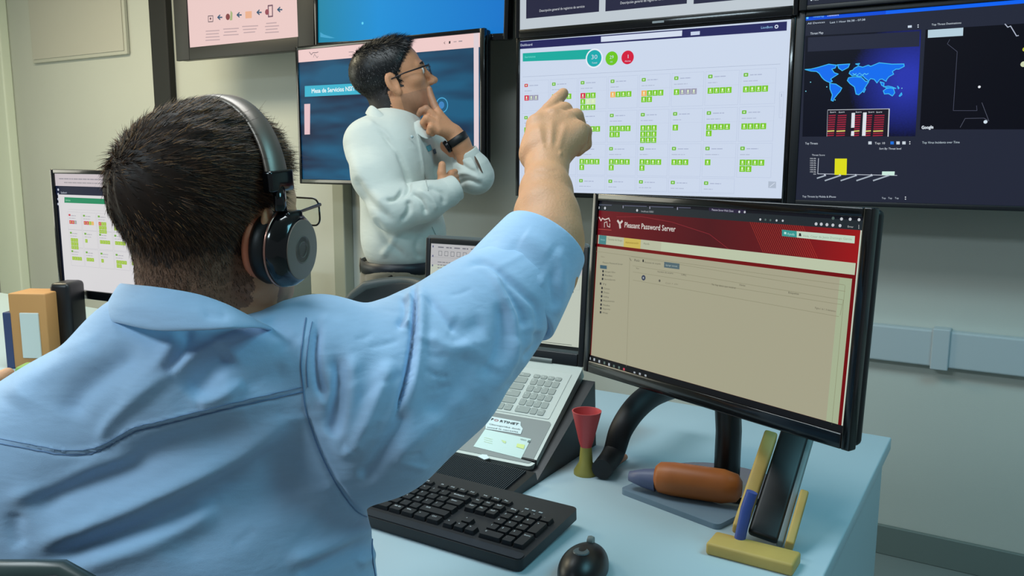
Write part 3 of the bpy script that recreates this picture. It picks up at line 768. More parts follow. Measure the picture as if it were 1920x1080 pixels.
c.rect(-.257, -.1475, .257, -.1375, (18, 20, 24), 4)
c.rect(-.257, -.1475, -.2555, yh, (110, 12, 20), 3)
for k in range(26): # dotted diagonal pattern in the red header
    xx = .075 + k * .0036; c.line([(xx, yb), (xx + .028, yh + .001)], .0006, (176, 60, 48), 3)
c.line([(-.21, yb - .009), (-.15, yb - .005), (-.08, yb - .010), (0, yb - .024), (.04, yh)], .0008, (140, 40, 50), 3)
p.q([(836, 174), (896, 180), (896, 206), (836, 200)], (54, 152, 146), 4); p.q([(896, 180), (1132, 200), (1130, 230), (896, 206)], (196, 218, 198), 4)
p.t(858, 195, 888, 198, 10, 'Ayuda', (176, 226, 216), 6); p.q([(846, 183), (855, 184), (855, 193), (846, 192)], (190, 230, 222), 6)
p.t(922, 203, 1120, 217, 9, 'Hola, César de Jesús Domingo García', (150, 160, 140), 6); p.q([(907, 188), (914, 189), (916, 201), (905, 200)], (40, 40, 40), 6)
p.t(198, 165, 405, 183, 22, 'Pleasant Password Server', (206, 196, 190), 6, bold=.0005)
p.ln([(172, 138), (180, 150), (190, 140)], .004, (206, 196, 190), 6); p.ln([(180, 150), (182, 166)], .0045, (206, 196, 190), 6)
p.ln([(97, 124), (104, 138), (110, 128), (120, 134), (136, 128), (140, 140)], .0022, (206, 190, 184), 6); p.ln([(118, 164), (118, 146), (128, 142), (130, 160), (140, 164), (140, 150)], .0016, (196, 180, 174), 6); p.ln([(94, 172), (146, 176)], .0008, (190, 80, 70), 6)
a = p.px(97, 194); b2 = p.px(124, 230); c.rect(a[0], ybl, b2[0], yh, (66, 130, 132), 5)
a = p.px(197, 212); b2 = p.px(264, 236); c.rect(a[0], ybl, b2[0], yh, (204, 182, 88), 5)
p.t(102, 217, 120, 219, 7, 'Inicio', (150, 200, 200), 6); p.t(132, 216, 190, 222, 8, 'Carpetas de Grupo', (120, 118, 96), 6); p.t(203, 229, 256, 233, 8, 'Administración', (130, 104, 30), 6); p.t(276, 233, 300, 236, 8, 'Ayuda', (110, 112, 92), 6)
for x, w_ in ((96, 50), (198, 90), (306, 90), (418, 48)): p.ln([(x - 5, 72 + x * .03), (x - 5, 80 + x * .03)], .002, (150, 150, 170), 4); p.ln([(x, 70 + x * .035), (x + w_, 70 + (x + w_) * .035)], .0014, (84, 88, 110), 4)
p.q([(540, 78), (690, 88), (690, 110), (540, 99)], (40, 34, 60), 3); p.t(552, 97, 640, 103, 8, 'Pleasant Server Web Client', (196, 196, 214), 5)
for x, y, cl in ((94, 85, 1), (120, 87, 1), (250, 96, 1), (664, 102, 1), (686, 103, 1), (749, 133, 1), (770, 134, 0), (790, 136, 0), (815, 137, 1), (840, 138, 1), (1044, 128, 0), (1078, 131, 1), (1113, 132, 1), (1149, 134, 1), (975, 151, 1), (996, 152, 1), (1019, 154, 1), (1043, 156, 1), (1072, 158, 1)):
    p.dot(x, y, 6 if x > 900 else 4, (196, 200, 206) if cl else (80, 100, 96), 5, 10)
p.t(266, 103, 316, 106, 8, 'localhost:10001', (170, 176, 180), 5); p.t(1102, 165, 1126, 167, 8, 'Error', (196, 200, 200), 5)
for y in (157, 163, 169): p.dot(1148, y, 1.6, (210, 214, 214), 5)
# tree list
p.ln([(220, 284), (206, 728)], .0007, (138, 136, 112), 4); p.t(110, 310, 192, 318, 7, 'Pleasant Password Server', (96, 98, 84), 5); p.q([(100, 317), (127, 320), (127, 334), (100, 331)], (60, 92, 108), 5)
p.t(103, 286, 118, 287, 6, 'Filtro', (130, 128, 106), 5); p.ln([(220, 290), (226, 300)], .0012, (110, 108, 90), 5)
for k, (x, y) in enumerate(((112, 342), (112, 357), (110, 373), (102, 392), (108, 410), (107, 426), (106, 443), (105, 460), (104, 477), (103, 492), (102, 508))):
    p.q([(x - 3, y - 4), (x + 3, y - 4), (x + 3, y + 5), (x - 3, y + 5)], (36, 38, 44), 5); w_ = (42, 30, 44, 14, 24, 22, 22, 46, 28, 30, 22)[k]
    p.t(x + 7, y + 5, x + 7 + w_, y + 8, 7, ('Grupo Uno', 'Redes', 'Servidores', 'TI', 'Correo', 'Datos', 'Infra', 'Monitoreo', 'Nube', 'Soporte', 'Web')[k], (92, 92, 80), 5)
# toolbar, columns
p.t(238, 302, 260, 304, 10, 'Raíz', (80, 80, 70), 5); p.t(280, 309, 345, 316, 7, 'Acciones de carpeta', (96, 94, 80), 5); p.q([(272, 295), (277, 295), (277, 306), (272, 305)], (30, 32, 36), 5)
p.q([(360, 304), (422, 312), (421, 335), (359, 327)], (82, 104, 112), 5); p.t(366, 320, 414, 326, 7, 'Agregar entrada', (170, 184, 180), 7)
for a, b2 in (((84, 262), (1090, 398)), ((225, 283), (1092, 424)), ((232, 320), (1082, 458)), ((232, 345), (1080, 478)), ((232, 378), (1066, 526))): p.ln([a, b2], .0006, (142, 140, 114), 4)
p.ln([(1092, 400), (1038, 965)], .0006, (140, 142, 112), 4); p.ln([(1085, 458), (1072, 520)], .0006, (140, 142, 112), 4)
p.t(245, 333, 258, 335, 7, 'Ver', (100, 98, 84), 5); p.t(332, 347, 396, 354, 7, 'Nombre de usuario', (90, 88, 76), 5); p.t(428, 359, 450, 362, 7, 'URL', (96, 94, 82), 5)
p.t(552, 399, 650, 414, 8, 'No hay datos que mostrar', (96, 92, 76), 5); p.t(664, 401, 688, 404, 8, 'Notas', (90, 88, 72), 5); p.t(862, 432, 905, 438, 8, 'Etiquetas', (80, 78, 64), 5); p.t(970, 494, 1054, 508, 8, 'Página 1 de 1, 0 elementos', (100, 96, 80), 5)
p.dot(276, 369, 8, (52, 62, 86), 5); p.dot(276, 369, 3, (160, 166, 170), 6); p.t(364, 393, 416, 398, 6, 'Ctrl + clic', (120, 116, 98), 5); p.dot(341, 381, 4, (96, 94, 84), 5, 8)
for x, y, cl in ((113, 133, 0), (147, 142, 0), (186, 156, 0), (226, 168, 1), (262, 180, 0), (300, 194, 1), (340, 205, 1), (378, 219, 2), (460, 247, 0), (502, 256, 0), (546, 270, 0)):
    X, Y = 1080 + x * .2406, 640 + y * .2406
    u_, v_ = p.px((X - 1080) / p.s, (Y - 350) / p.s); c.rect(u_ - .0022, v_ - .0022, u_ + .0022, v_ + .0026, ((170, 178, 186), (90, 110, 104), (196, 70, 90))[cl], 5)
c.build('screen', root, world=True)
# neck and foot
cx, cy = -.4185 - .0 , 1.271
bk = -T[:3, 2]; bx, by = cx + bk[0] * .075, cy + bk[1] * .075
m = MB(); m.tube([(bx, by, DZ + .012), (bx, by, DZ + .10), (cx + bk[0] * .05, cy + bk[1] * .05, 1.05)], .022, 14, flat=1.4)
m.build('stand_neck', M_black, root, world=True, auto=50)
m = MB(); m.prism([(q[0] * .105 + bx, q[1] * .07 + by) for q in [(math.cos(t), math.sin(t)) for t in np.linspace(0, 2 * PI, 40, endpoint=False)]], DZ, DZ + .011)
m.build('stand_base', M_gloss, root, world=True, auto=40)

# ================================================================== far-left monitor
mc = at(105, 433, 2.30); yw = rad(4.5)
xx = np.array([math.cos(yw), math.sin(yw), 0])
T = plane_T(mc + xx * .272, yw, 0)
root, p = display('desktop_monitor', 'black desktop monitor with a small green tile dashboard, beside the seated man\'s head', 'monitor', T, .515, .315, (.013, .013, .012, .024), .035, .88, (222, 220, 222))
dl = np.array([root.location.x, root.location.y, DZ]); d0 = root.location.copy(); root.location = tuple(dl)
for ch in list(root.children): ch.matrix_parent_inverse = Matrix.Translation(-root.location)
c = p.c; p.crop(0, 0, 620 / 1196)
a = p.px(207, 672)[1]; b2 = p.px(210, 703)[1]; t0 = p.px(207, 632)[1]
c.rect(-.2575, a, .2575, .1575, (206, 196, 200), 1); c.rect(-.2575, b2, .2575, a, (24, 32, 56), 2); c.rect(-.2575, -.1575, p.px(218, 800)[0], b2, (22, 26, 40), 2)
for y in (686, 702, 720, 738): p.dot(212, y, 3, (200, 206, 220), 4, 8)
greek(c, -.24, t0 - .012, .18, .004, (150, 146, 154), 3, 2); greek(c, -.22, t0 - .022, .22, .004, (160, 156, 160), 3, 5)
p.t(222, 700, 243, 700, 7, 'Dashboard', (200, 206, 220), 4)
p.q([(234, 713), (440, 722), (440, 741), (234, 733)], (32, 140, 96), 3); p.t(238, 727, 256, 728, 8, 'Servicios', (160, 220, 190), 4)
cx0 = [p.px(x, 790)[0] for x in (250, 302, 356, 410)]; du = (cx0[3] - cx0[0]) / 3; vs = [p.px(250, y)[1] for y in (778, 842, 908)]
LM = [[['rrx'], ['rrgo'], ['rgg', 'ggg', 'ggg'], ['ggg', 'gg'], ['gggg'], ['gggg']], [['ggg', 'ggg', 'ggg'], ['g'], ['gggg'], ['gggg'], ['ggg'], ['gg']], [['gggg'], ['ggg'], ['g'], ['gggg', 'gg'], ['gg'], ['gggg']]]
GR = (158, 196, 46)
for j in range(3):
    for i in range(6):
        u = cx0[0] + i * du; v = vs[j]
        c.box(u - .005, v + .009, u + du - .009, v - (vs[0] - vs[1]) * .8, .0005, (186, 184, 192), 2)
        c.rect(u, v - .002, u + .008, v + .003, (200, 60, 76) if (j == 0 and i == 0) else (120, 176, 70), 3); greek(c, u + .01, v - .002, .02, .003, (180, 178, 186), 3, i + j)
        greek(c, u, v - .009, .028, .003, (190, 188, 196), 3, i + j + 40)
        blocks(c, u + .001, v - .014, .0096, LM[j][i], glyph=(190, 216, 120))
c.line([(-.21, vs[0] + .016), (.25, vs[0] + .016)], .0005, (190, 188, 194), 2)
c.build('screen', root, world=True)
bk = -T[:3, 2]; q0 = T[:3, 3]
m = MB(); m.tube([(q0[0] + bk[0] * .09, q0[1] + bk[1] * .09, DZ + .01), (q0[0] + bk[0] * .09, q0[1] + bk[1] * .09, DZ + .1), tuple(q0 + bk * .05)], .022, 12); m.build('stand_neck', M_black, root, world=True, auto=50)
MB().box((q0[0] + bk[0] * .07, q0[1] + bk[1] * .07, DZ + .006), (.24, .17, .012), .004).build('stand_base', M_gloss, root, world=True, auto=40)

# things under and beside it
def on_desk_T(px, py, rz): q = on_z(px, py, DZ); return q
b0 = at(131, 600, 2.24); bx = MB(frame((b0[0], b0[1], DZ), (math.cos(.5), math.sin(.5), 0), (-math.sin(.5), math.cos(.5), 0), (0, 0, 1)))
bx.box((0, 0, .11), (.055, .08, .22), .012); o = bx.build('desk_speaker', M_black, auto=40); tag(o, 'upright black box shaped speaker under the corner of the far left monitor', 'speaker')
# brochure box: orange top, white front, navy side
b0 = at(74, 606, 2.2); rt = empty('brochure_box', (b0[0], b0[1], DZ), rad(28), 'orange and white carton with a dark blue edge on the far left desk', 'box')
MB().box((0, 0, .10), (.10, .09, .20), .004).build('carton', mat('carton_orange', (196, 142, 84), rough=.6), rt, auto=40)
MB().box((.005, -.047, .09), (.05, .006, .12), .002).build('label_panel', mat('label_pale', (206, 214, 208), rough=.6), rt)
MB().box((-.057, -.012, .075), (.022, .07, .15), .003).build('side_sleeve', mat('sleeve_navy', (52, 66, 104), rough=.6), rt)
b0 = at(68, 652, 2.04); o = MB(frame((b0[0], b0[1], DZ), (.8, .6, 0), (-.6, .8, 0), (0, 0, 1))).box((0, 0, .022), (.085, .06, .044), .008).build('sponge_block', mat('block_green', (136, 172, 92), rough=.8), auto=40)
tag(o, 'small green block in front of the orange and white carton', 'block')

# low cabinet with a printer by the wall
rt = empty('low_cabinet', (-2.95, 2.5, 0), 0, 'low pale cabinet against the wall under the grey printer', 'cabinet')
MB().box((0, 0, .35), (.72, .5, .66), .004).build('body', mat('cabinet_pale', (196, 200, 180), rough=.5), rt, auto=40)
for s in (-1, 1):
    d = MB().box((s * .178, -.258, .35), (.345, .016, .62), .003).build('door', mat('cabinet_pale', (196, 200, 180)), rt, auto=40)
    MB().tube([(s * .03, -.275, .40), (s * .03, -.275, .50)], .006, 8).box((s * .03, -.269, .41), (.008, .012, .008)).box((s * .03, -.269, .49), (.008, .012, .008)).build('handle', M_steel, d)
MB().box((0, 0, .01), (.66, .44, .02)).build('plinth', M_grey, rt)
rt = empty('printer', (-2.9, 2.48, .68), 0, 'grey office printer with a dark lid on the low cabinet behind the standing man', 'printer')
MB().box((0, 0, .075), (.44, .38, .15), .02).build('body', mat('printer_grey', (150, 158, 152), rough=.5), rt, auto=40)
MB().box((.02, -.01, .172), (.40, .34, .04), .014).build('lid', mat('printer_dark', (52, 58, 60), rough=.45), rt, auto=40)
MB().box((0, -.2, .03), (.28, .1, .012), .003).build('paper_tray', mat('printer_dark', (52, 58, 60)), rt)

# ================================================================== laptop on its sloping cooling stand
rx = np.array([math.cos(.055), math.sin(.055), 0]); nb = np.array([-math.sin(.055), math.cos(.055), 0])
tb, ts = .553, .076
yb_ = nb * math.cos(tb) + np.array([0, 0, 1]) * math.sin(tb); zb = np.cross(rx, yb_)
HR = np.array([-.695, 1.401, .905]); LW, LD, LH = .372, .252, .232
FL = HR - rx * LW - yb_ * LD
TB = frame(FL, rx, yb_, zb)             # base: x 0..LW, y 0..LD, top surface z=0
us = nb * math.sin(ts) + np.array([0, 0, 1]) * math.cos(ts)
lap = empty('laptop', tuple(FL + rx * LW / 2 - zb * .02), 0, 'open grey laptop with stickers on its palm rest, tilted on a black stand', 'laptop')
M_silver = mat('laptop_silver', (168, 176, 170), rough=.42, metal=.2); M_palm = mat('palm_grey', (112, 119, 117), rough=.45, metal=.2)
m = MB(TB); m.prism(rrect(LW, LD, .012, 5, LW / 2, LD / 2), -.019, 0)
m.prism(rrect(LW - .012, .098, .008, 5, LW / 2, .055), .0001, .0006, 1)
m.build('base', [M_silver, M_palm], lap, world=True, auto=40)
m = MB(TB); m.prism(rrect(LW - .03, .118, .004, 4, LW / 2, .168), .0001, .0009); m.build('keyboard_deck', mat('deck_silver', (182, 190, 184), rough=.4), lap, world=True)
m = MB(TB); ring(m, .104, .068, .0012, .0012, .0012, .0012, .0006, .0014); m.T = TB @ frame((LW * .42, .052, 0), (1, 0, 0), (0, 1, 0), (0, 0, 1))
m = MB(TB @ frame((LW * .42, .052, 0), (1, 0, 0), (0, 1, 0), (0, 0, 1))); m.prism(rrect(.106, .07, .005), .0006, .0011); m.prism(rrect(.1035, .0675, .004), .0011, .0014, 1)
m.build('touchpad', [mat('pad_edge', (176, 184, 178), rough=.4), M_palm], lap, world=True)
M_lk = mat('laptop_key', (138, 147, 142), rough=.5); M_leg = mat('key_legend_pale', (206, 214, 208), rough=.6)
def key_mesh(parent, T, x, y, w, h, z0, z1, bev, m1, m2, leg, name='key', ls=.0038, inset=.0008, taper=.0):
    k = MB(T); top = rrect(w - 2 * inset - 2 * taper, h - 2 * inset - 2 * taper, bev, 3, x + w / 2, y + h / 2); bot = rrect(w - 2 * inset, h - 2 * inset, bev, 3, x + w / 2, y + h / 2)
    n = len(top); k.add([(*q, z0) for q in bot] + [(*q, z1) for q in top], [list(range(n, 2 * n))] + [[i, (i + 1) % n, (i + 1) % n + n, i + n] for i in range(n)], 0)
    if leg:
        v, f = text_mesh(leg)
        if len(f):
            V = v * ls / .72; V[:, 0] += x + inset + taper + w * .12; V[:, 1] += y + h - inset - taper - ls - h * .12; V[:, 2] = z1 + .0001; k.add(V, f, 1)
    return k.build(name, [m1, m2], parent, world=True, fix=False)
kp = .0188; x0 = .020; y0 = .113
rows = [('Ctrl Fn Win Alt | | | | | AltG Ctrl < v >'.split(), [1, 1, 1, 1, 5, 0, 0, 0, 0, 1, 1, 1, 1, 1]),
        ]
LAY = [[('Ctrl', 1.2), ('Fn', 1), ('Win', 1), ('Alt', 1), ('', 5.3), ('AltGr', 1), ('Ctrl', 1), ('<', 1), ('v', 1), ('>', 1)],
       [('Shift', 1.3)] + [(ch, 1) for ch in '<ZXCVBNM,.-'] + [('Shift', 2.2)],
       [('Bloq', 1.7)] + [(ch, 1) for ch in 'ASDFGHJKLN{'] + [('Enter', 1.8)],
       [('Tab', 1.5)] + [(ch, 1) for ch in 'QWERTYUIOP+'] + [('}', 2.0)],
       [(ch, 1) for ch in '|1234567890?'] + [('Retr', 2.5)],
       [('Esc', 1)] + [('F%d' % k, 1) for k in range(1, 13)] + [('Supr', 1.5)]]
NP = [[('0', 2), ('.', 1), ('Ent', 1)], [('1', 1), ('2', 1), ('3', 1), ('', 1)], [('4', 1), ('5', 1), ('6', 1), ('+', 1)], [('7', 1), ('8', 1), ('9', 1), ('', 1)], [('Bl', 1), ('/', 1), ('*', 1), ('-', 1)], [('In', 1), ('Pa', 1), ('Av', 1), ('Fi', 1)]]
nk = 0
for j, row in enumerate(LAY):
    x = x0; kx = kp * .94
    tot = sum(w for _, w in row); sc = 14.5 * kx / tot
    for lg, w in row:
        hh = kp * .92 if j < 5 else kp * .6
        key_mesh(lap, TB, x, y0 + j * kp * .95, w * sc, hh, .0009, .0022, .0022, M_lk, M_leg, lg if len(lg) < 4 else lg[:3], inset=.0013); x += w * sc
for j, row in enumerate(NP):
    x = x0 + 14.5 * kp * .94 + .006
    for lg, w in row:
        hh = kp * .92 if j < 5 else kp * .6
        if j < 5 or True:
            key_mesh(lap, TB, x, y0 + j * kp * .95, w * kp * .82, hh, .0009, .0022, .0022, M_lk, M_leg, lg, inset=.0012); x += w * kp * .82
# screen half
Ls = frame(HR - rx * LW / 2 + us * (LH / 2 + .004), rx, us, np.cross(rx, us))
m = MB(Ls); ring(m, LW - .024, LH - .036, .012, .012, .012, .024, 0, .004); m.build('screen_bezel', M_black, lap, world=True, auto=40)
m = MB(Ls); m.prism(rrect(LW, LH, .01), -.006, 0); m.tube([(-.12, -LH / 2 - .002, -.001), (.12, -LH / 2 - .002, -.001)], .007, 10); m.build('lid', M_palm, lap, world=True, auto=40)
Ts = Ls.copy(); Ts[:3, 3] += Ls[:3, 2] * .0012 + Ls[:3, 1] * .006
p = Pic(Ts, .85); c = p.c; Wl, Hl = LW - .024, LH - .036
c.rect(-Wl / 2, -Hl / 2, Wl / 2, Hl / 2, (196, 204, 190), 0)
c.rect(-Wl / 2, Hl / 2 - .05, Wl / 2, Hl / 2, (190, 190, 192), 1)
c.rect(-Wl / 2, Hl / 2 - .034, Wl / 2, Hl / 2 - .0335, (160, 160, 165), 2)
for k in range(9): greek(c, -Wl / 2 + .018 + k * .02, Hl / 2 - .014, .014, .0035, (120, 120, 130), 3, k)
for k in range(12): c.box(-Wl / 2 + .02 + k * .015, Hl / 2 - .03, -Wl / 2 + .028 + k * .015, Hl / 2 - .021, .001, (120, 124, 130), 3)
for k in range(5): c.rect(-Wl / 2 + .004, Hl / 2 - .014 - k * .02, -Wl / 2 + .007, Hl / 2 - .010 - k * .02, (100, 104, 140), 3)
for k in range(6): greek(c, -Wl / 2 + .018, Hl / 2 - .045 - k * .006, .16, .003, (140, 142, 146), 3, k + 30)
c.rect(-Wl / 2, -Hl / 2, Wl / 2, -Hl / 2 + .007, (30, 34, 34), 3); c.line([(-.02, -Hl / 2 + .010), (Wl / 2 - .015, -Hl / 2 + .010)], .001, (90, 96, 90), 3)
for k in range(4): c.disc(-.02 + k * .03, -Hl / 2 + .0035, .0014, (150, 160, 150), 4, 8)
c.box(.06, .02, Wl / 2 - .004, .045, .0006, (176, 182, 172), 2); c.disc(Wl / 2 - .012, .075, .0018, (50, 54, 50), 3, 10); c.rect(Wl / 2 - .018, .014, Wl / 2 - .016, .018, (90, 96, 90), 3)
c.build('screen', lap, world=True)
# stickers on the palm rest
Tq = TB @ frame((0, 0, .0008), (1, 0, 0), (0, 1, 0), (0, 0, 1))
def lapuv(px, py): P = on_plane(px, py, FL, zb) - FL; return P @ rx, P @ yb_
c = Canvas(Tq, lit=False)
def lp(x, y): return lapuv(860 + x * 220 / 1697, 760 + y * 220 / 1697)
c.poly([lp(470, 165), lp(900, 245), lp(898, 300), lp(930, 345), lp(900, 425), lp(390, 345), lp(395, 290)], (206, 222, 222), 2)
def lt(x, y, x1, y1, h, s_, col, bold=0):
    a = np.array(lp(x, y)); b = np.array(lp(x1, y1)); d = b - a
    c.text(a[0], a[1], h, s_, col, 4, w=np.hypot(*d), rot=math.atan2(d[1], d[0]), bold=bold)
lt(462, 222, 496, 228, .005, 'F', (50, 56, 60), .0004); lt(505, 232, 570, 244, .005, 'O', (196, 110, 110), .0002); lt(590, 250, 860, 298, .005, 'RTINET', (50, 56, 60), .0004)
lt(440, 286, 890, 366, .0032, 'Ciberseguridad, donde', (70, 78, 84)); lt(410, 330, 860, 404, .0032, 'usted la necesita', (70, 78, 84))
c.build('round_sticker', lap, world=True)
c = Canvas(Tq, lit=False)
c.poly([lp(385, 350), lp(1050, 492), lp(905, 775), lp(215, 600)], (198, 220, 214), 1)
lt(890, 505, 975, 525, .003, 'VIDEO', (90, 104, 100)); c.disc(*lp(1018, 530), .0028, (96, 116, 112), 3, 12)
c.poly([lp(850, 560), lp(960, 580), lp(945, 640), lp(835, 610)], (208, 224, 140), 3); c.poly([lp(620, 505), lp(690, 530), lp(680, 560), lp(640, 540)], (196, 214, 150), 3)
for k in range(3): c.line([lp(370, 470 + k * 30), lp(490, 500 + k * 30)], .0006, (200, 214, 170), 3)
c.build('data_sticker', lap, world=True)

# cooling stand: a wedge with a ribbed front apron
ST = empty('laptop_stand', (-.88, 1.25, DZ), 0, 'black plastic laptop cooling stand with a ribbed mesh front, under the tilted laptop', 'laptop stand')
def side(x):
    a = lambda y, z: (x, y, z)
    return [a(1.085, DZ), a(1.435, DZ), a(1.425, .878), a(1.19, .742 + .0), a(1.17, .75)]
fy = FL + rx * LW / 2 - zb * .021
P0 = fy + yb_ * .01; P1 = fy + yb_ * .245
X0, X1 = -1.10, -.668
prof = [(1.083, DZ), (P1[1] + .01, DZ), (P1[1], P1[2] - .004), (P0[1] - .02, P0[2] - .004), (1.17, DZ + .022), (1.09, DZ + .012)]
m = MB(); m.add([(X0, y, z) for y, z in prof] + [(X1, y, z) for y, z in prof], [[0, 1, 2, 3, 4, 5][::-1], [6, 7, 8, 9, 10, 11]] + [[i, (i + 1) % 6, (i + 1) % 6 + 6, i + 6] for i in range(6)])
m.build('body', M_black, ST, world=True)
m = MB()
for k in range(64):
    x = -.93 + k * .0039
    if x > X1 - .012: break
    m.box((x, 1.128, DZ + .0185), (.0016, .074, .003), R=[[1, 0, 0], [0, .992, -.124], [0, .124, .992]])
m.build('mesh_panel', mat('mesh_charcoal', (44, 50, 56), rough=.4), ST, world=True)['label'] = 'finely ribbed charcoal mesh strip'
m = MB(); m.tube([(-1.08, 1.12, DZ + .020), (-.95, 1.12, DZ + .020)], .014, 12, flat=.4, up=(0, 0, 1)); m.tube([(-1.08, 1.15, DZ + .023), (-.95, 1.15, DZ + .023)], .010, 12, flat=.4, up=(0, 0, 1))
m.build('glossy_bar', M_gloss, ST, world=True, auto=60)
for x in (X0 + .03, X1 - .03):
    MB().box((x, P0[1] + .002, P0[2] + .012), (.03, .006, .02), .002).build('retaining_tab', M_black, ST, world=True)
# small white cable tie on the laptop's front lip
q = TB[:3, 3] + rx * .0
a = on_plane(908, 858, FL, zb)
o = MB(frame(a + zb * .0015, rx, yb_, zb)).prism([(-.012, -.002), (.004, -.006), (.012, -.001), (.004, .005), (-.006, .004)], -.001, .0015).build('paper_scrap', mat('paper_white', (214, 226, 228), rough=.6))
tag(o, 'tiny torn white paper tab stuck on the laptop front edge', 'paper tab')

# ================================================================== desk keyboard
KX, KY, KZ = -.982, .893, DZ
KT = frame((KX, KY, KZ + .008), (1, 0, 0), (0, math.cos(.07), math.sin(.07)), (0, -math.sin(.07), math.cos(.07)))
kb = empty('keyboard', (KX + .225, KY + .09, DZ), 0, 'black full size desk keyboard with white legends, in front of the laptop stand', 'keyboard')
m = MB(KT); m.prism(rrect(.45, .172, .010, 5, .225, .086), -.006, .010); m.build('case', mat('keyboard_case', (26, 28, 32), rough=.45, bump=.1, bscale=900), kb, world=True, auto=40)
m = MB(KT); m.prism(rrect(.446, .016, .006, 4, .225, .010), .010, .0115); m.build('front_lip', mat('lip_black', (34, 37, 42), rough=.3), kb, world=True)
for x in (.03, .42):
    MB(KT).box((x, .155, -.009), (.03, .012, .008), .002).build('foot', M_black, kb, world=True)
M_k = mat('key_black', (20, 22, 26), rough=.38); M_kl = mat('key_legend_white', (214, 222, 228), rough=.5)
U = .019; ky0 = .026
KL = [[('Ctrl', 1.25), ('Win', 1.25), ('Alt', 1.25), ('', 6.25), ('Alt Gr', 1.25), ('Win', 1.25), ('=', 1.25), ('Ctrl', 1.25)],
      [('Shift', 1.25)] + [(ch, 1) for ch in '<ZXCVBNM;:_'] + [('Shift', 2.75)],
      [('Bloq', 1.75)] + [(ch, 1) for ch in 'ASDFGHJKLÑ{}'] + [('', 1.25)],
      [('Tab', 1.5)] + [(ch, 1) for ch in 'QWERTYUIOP*+'] + [('Enter', 1.5)],
      [('|', 1)] + [(ch, 1) for ch in '!"#$%&/()=?'] + [('¿', 1), ('Backspace', 2)]]
kx0 = .009
for j, row in enumerate(KL):
    x = kx0
    for lg, w in row:
        key_mesh(kb, KT, x, ky0 + j * U * .97, w * U, U * .97, .009, .0165, .0018, M_k, M_kl, lg, ls=.0034, inset=.0005, taper=.0018); x += w * U
yf = ky0 + 5 * U * .97 + .006
for g, (xa, ks) in enumerate(((0, ['Esc']), (2, ['F1', 'F2', 'F3', 'F4']), (6.5, ['F5', 'F6', 'F7', 'F8']), (11, ['F9', 'F10', 'F11', 'F12']))):
    for i, lg in enumerate(ks): key_mesh(kb, KT, kx0 + (xa + i) * U, yf, U, U * .78, .009, .0145, .0018, M_k, M_kl, lg, ls=.0034, inset=.0006, taper=.0015)
nx = kx0 + 15 * U + .006
for i, lg in enumerate(('Imp', 'Bloq', 'Pau')): key_mesh(kb, KT, nx + i * U, yf, U, U * .78, .009, .0145, .0018, M_k, M_kl, lg, ls=.0034, inset=.0006, taper=.0015)
for j, rw in enumerate((('Supr', 'Fin', 'AvP'), ('Ins', 'Inic', 'ReP'))):
    for i, lg in enumerate(rw): key_mesh(kb, KT, nx + i * U, ky0 + (3 + j) * U * .97, U, U * .97, .009, .0165, .0018, M_k, M_kl, lg, ls=.0034, inset=.0005, taper=.0018)
for i, lg in ((0, '<'), (1, 'v'), (2, '>')): key_mesh(kb, KT, nx + i * U, ky0, U, U * .97, .009, .0165, .0018, M_k, M_kl, lg, inset=.0005, taper=.0018)
key_mesh(kb, KT, nx + U, ky0 + U * .97, U, U * .97, .009, .0165, .0018, M_k, M_kl, '^', inset=.0005, taper=.0018)
px_ = nx + 3 * U + .006
for j, rw in enumerate(([('0', 2, 1), ('.', 1, 1)], [('1', 1, 1), ('2', 1, 1), ('3', 1, 1), ('Intro', 1, -1)], [('4', 1, 1), ('5', 1, 1), ('6', 1, 1)], [('7', 1, 1), ('8', 1, 1), ('9', 1, 1), ('+', 1, -1)], [('Bloq', 1, 1), ('/', 1, 1), ('*', 1, 1), ('-', 1, 1)])):
    x = px_
    for lg, w, h in rw:
        y = ky0 + j * U * .97; hh = U * .97
        if h < 0: y -= U * .97; hh *= 2
        key_mesh(kb, KT, x, y, w * U, hh, .009, .0165, .0018, M_k, M_kl, lg, ls=.0036, inset=.0005, taper=.0018); x += w * U
for i in range(3):
    MB(KT).box((px_ + .02 + i * .012, yf + .007, .0104), (.006, .003, .001)).build('indicator', mat('indicator_pale', (150, 160, 165)), kb, world=True)
MB(KT).box((.13, yf + .020, .0108), (.10, .004, .0016), .0005).build('media_strip', mat('strip_grey', (120, 128, 134), rough=.3), kb, world=True)

# ================================================================== mouse and desk clutter
q = on_z(1095, 1075, DZ)
rt = empty('computer_mouse', (q[0], q[1], DZ), rad(10), 'black computer mouse on the white desk right of the keyboard', 'mouse')
s = SDF(); s.el((0, 0, .006), (.031, .055, .030), k=.008).el((0, -.012, .012), (.028, .04, .026), k=.01); s.half((0, 0, .002), (0, 0, -1), .002)
me = s.mesh(.003, 'shell'); link('shell', me, M_black, rt, True)
MB().lathe([(.0, -.004), (.007, -.004), (.008, 0), (.007, .004), (0, .004)], 16, R=[[0, 0, 1], [0, 1, 0], [1, 0, 0]], o=(0, .030, .032)).build('scroll_wheel', M_grey, rt, auto=50)
MB().lathe([(.0, 0), (.011, 0), (.010, .0015), (0, .0015)], 20, o=(0, -.015, .0375)).build('emblem', mat('emblem_grey', (90, 100, 104), rough=.4), rt)

# thick black lead from behind the monitor down to the desk
pts = [at(1262, 722, 1.66), at(1225, 738, 1.58), at(1192, 765, 1.53), at(1165, 805, 1.50), on_z(1150, 850, DZ + .025), on_z(1128, 880, DZ + .02)]
o = MB().tube(smooth_path(pts, 40), np.interp(np.linspace(0, 1, 40), [0, .5, 1], [.026, .022, .018]), 14).build('cable_bundle', mat('cable_black', (16, 17, 20), rough=.6), auto=60)
tag(o, 'thick black cable bundle looping down behind the password screen monitor', 'cable')
